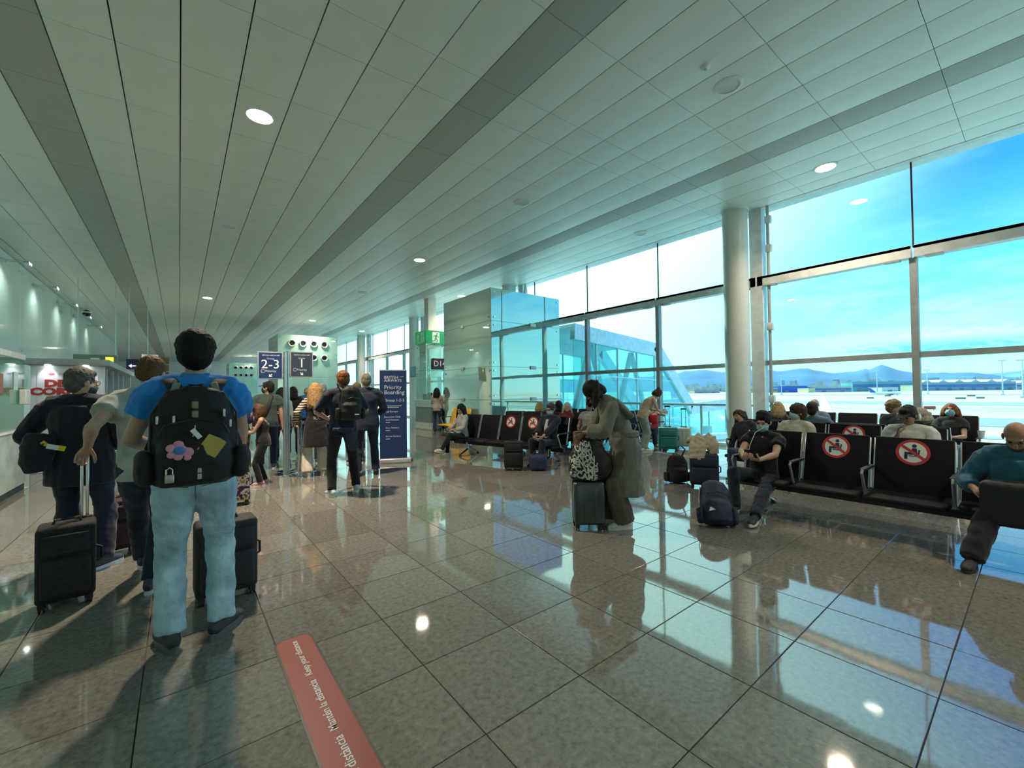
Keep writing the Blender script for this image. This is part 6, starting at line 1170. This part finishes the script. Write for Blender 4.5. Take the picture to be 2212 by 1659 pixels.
o = thing('hanging_sign', 'long grey hanging sign with a yellow field above the kiosk', 'sign', (-2.0, 19.5, 2.62)); MB().rbox((-.7, -.05, 0), (.36, .05, .27), .01, 1).build('box', mat('sign_greygreen', (.20, .28, .24), .4), o); MB().box((.06, -.056, .05), (.26, -.051, .2)).build('yellow_field', YLW, o); MB().box((-.3, -.056, .1), (-.08, -.051, .16)).build('white_field', TXW, o)
for x in (-.6, .3): MB().cyl((x, 0, .27), (x, 0, 2.76), .008).build('hanger', STEEL, o)
GRN = mat('exit_green', (.01, .23, .07), .4, 0, .04, 3, emit=(.01, .3, .1), es=.25)
o = thing('exit_sign', 'green emergency exit sign band with running figures', 'sign', (8.6, 17.0, 3.72)); MB().box((-.03, -.03, 0), (2.3, -.005, .58)).build('front_band', GRN, o); MB().box((-.03, -.03, 0), (-.005, 1.0, .58)).build('side_band', GRN, o)
def runner(M, k, par, s_=1):
    q = lambda P: [(x * s_, y * s_) for x, y in P]; w_ = MB().prism(q([(-.18, -.24), (.18, -.24), (.18, .24), (-.18, .24)]), .003, M).build('white_field', TXW, par, 0)
    M2 = M @ Matrix.Translation((0, 0, .003)); MB().prism([(x + .06 * s_, y + .17 * s_) for x, y in disc(.042 * s_, 16)], .003, M2).prism(q([(-.02, .12), (.06, .12), (.03, -.04), (-.05, -.04)]), .003, M2).prism(q([(.05, .1), (.16, .03), (.14, .0), (.04, .06)]), .003, M2).prism(q([(-.02, .11), (-.13, .05), (-.11, .02), (-.01, .07)]), .003, M2).prism(q([(.03, -.03), (.1, -.12), (.06, -.22), (.02, -.21), (.05, -.12), (-.03, -.05)]), .003, M2).prism(q([(-.05, -.03), (-.06, -.13), (-.17, -.16), (-.17, -.2), (-.02, -.16), (0, -.04)]), .003, M2).build('running_figure', GRN, w_, 0)
runner(FR(.5, -.031, .28), 1, o); MB().prism([(0, -.03), (.3, -.03), (.3, .03), (0, .03)], .003, FR(1.02, -.031, .3)).build('arrow_bar', TXW, o, 0)
runner(frame((-.031, .22, .28), (0, -1, 0), (0, 0, 1)), 1, o, .9); MB().prism([(-.1, .1), (0, -.22), (.1, .1), (.03, .1), (.03, .22), (-.03, .22), (-.03, .1)], .003, frame((-.031, .68, .28), (0, -1, 0), (0, 0, 1))).build('down_arrow', TXW, o, 0)
o = thing('gate_sign', 'maroon gate sign reading D14', 'sign', (9.3, 16.93, 2.55)); MB().rbox((-.40, -.04, 0), (.28, .04, .5), .01, 1).build('panel', mat('gate_maroon', (.05, .012, .03), .4), o); text('D14', .36, TXW, o, FR(-.06, -.042, .25)); MB().rbox((.36, -.04, .0), (.9, .04, .5), .01, 1).build('screen', mat('gate_screen', (.05, .07, .3), .3, 0, 0, emit=(.1, .15, .6), es=.4), o); MB().box((-.4, .04, .2), (.9, .07, .3)).build('bracket', STEEL, o)
# ---- gate desk
dk = thing('gate_desk', 'gate desk with pale top, steel front and clear screen', 'desk', (8.15, 15.8, 0)); MB().rbox((-.3, -.72, 0), (.3, .72, .10), .01, 1).build('plinth', WPL, dk); MB().rbox((-.28, -.70, .10), (.28, .70, .30), .008, 1).build('lower_panel', WPL, dk); MB().rbox((-.29, -.71, .30), (.28, .70, .92), .006, 1).build('steel_front', mat('desk_steel', (.22, .26, .27), .35, .3), dk); MB().rbox((-.32, -.74, .92), (.3, .74, 1.2), .008, 1).build('upper_panel', mat('desk_mint', (.50, .72, .66), .3), dk)
MB().box((-.3, -.7, 1.2), (-.285, .55, 2.1)).build('clear_screen', glass('acrylic', (.82, .94, .92), base=.12, bcol=(.6, .85, .8)), dk, 0); MB().rbox((-.05, -.3, 1.2), (.0, .1, 1.5), .01, 1).build('monitor', BLACK, dk); MB().rbox((-.05, .2, 1.2), (.0, .5, 1.45), .01, 1).build('monitor', BLACK, dk); MB().rbox((-.2, -.25, 1.2), (-.05, .1, 1.225), .006, 1).build('keyboard', BLACK, dk)
o = thing('wall_screen', 'small dark information screen on the column by the exit sign', 'screen', (10.35, 22.0, 2.4)); MB().rbox((-.04, -.4, 0), (.02, .4, .6), .01, 1).build('frame', FDARK, o); MB().box((-.045, -.36, .04), (-.041, .36, .56)).build('panel', mat('screen'), o)
bpy.data.scenes.remove(TMP)
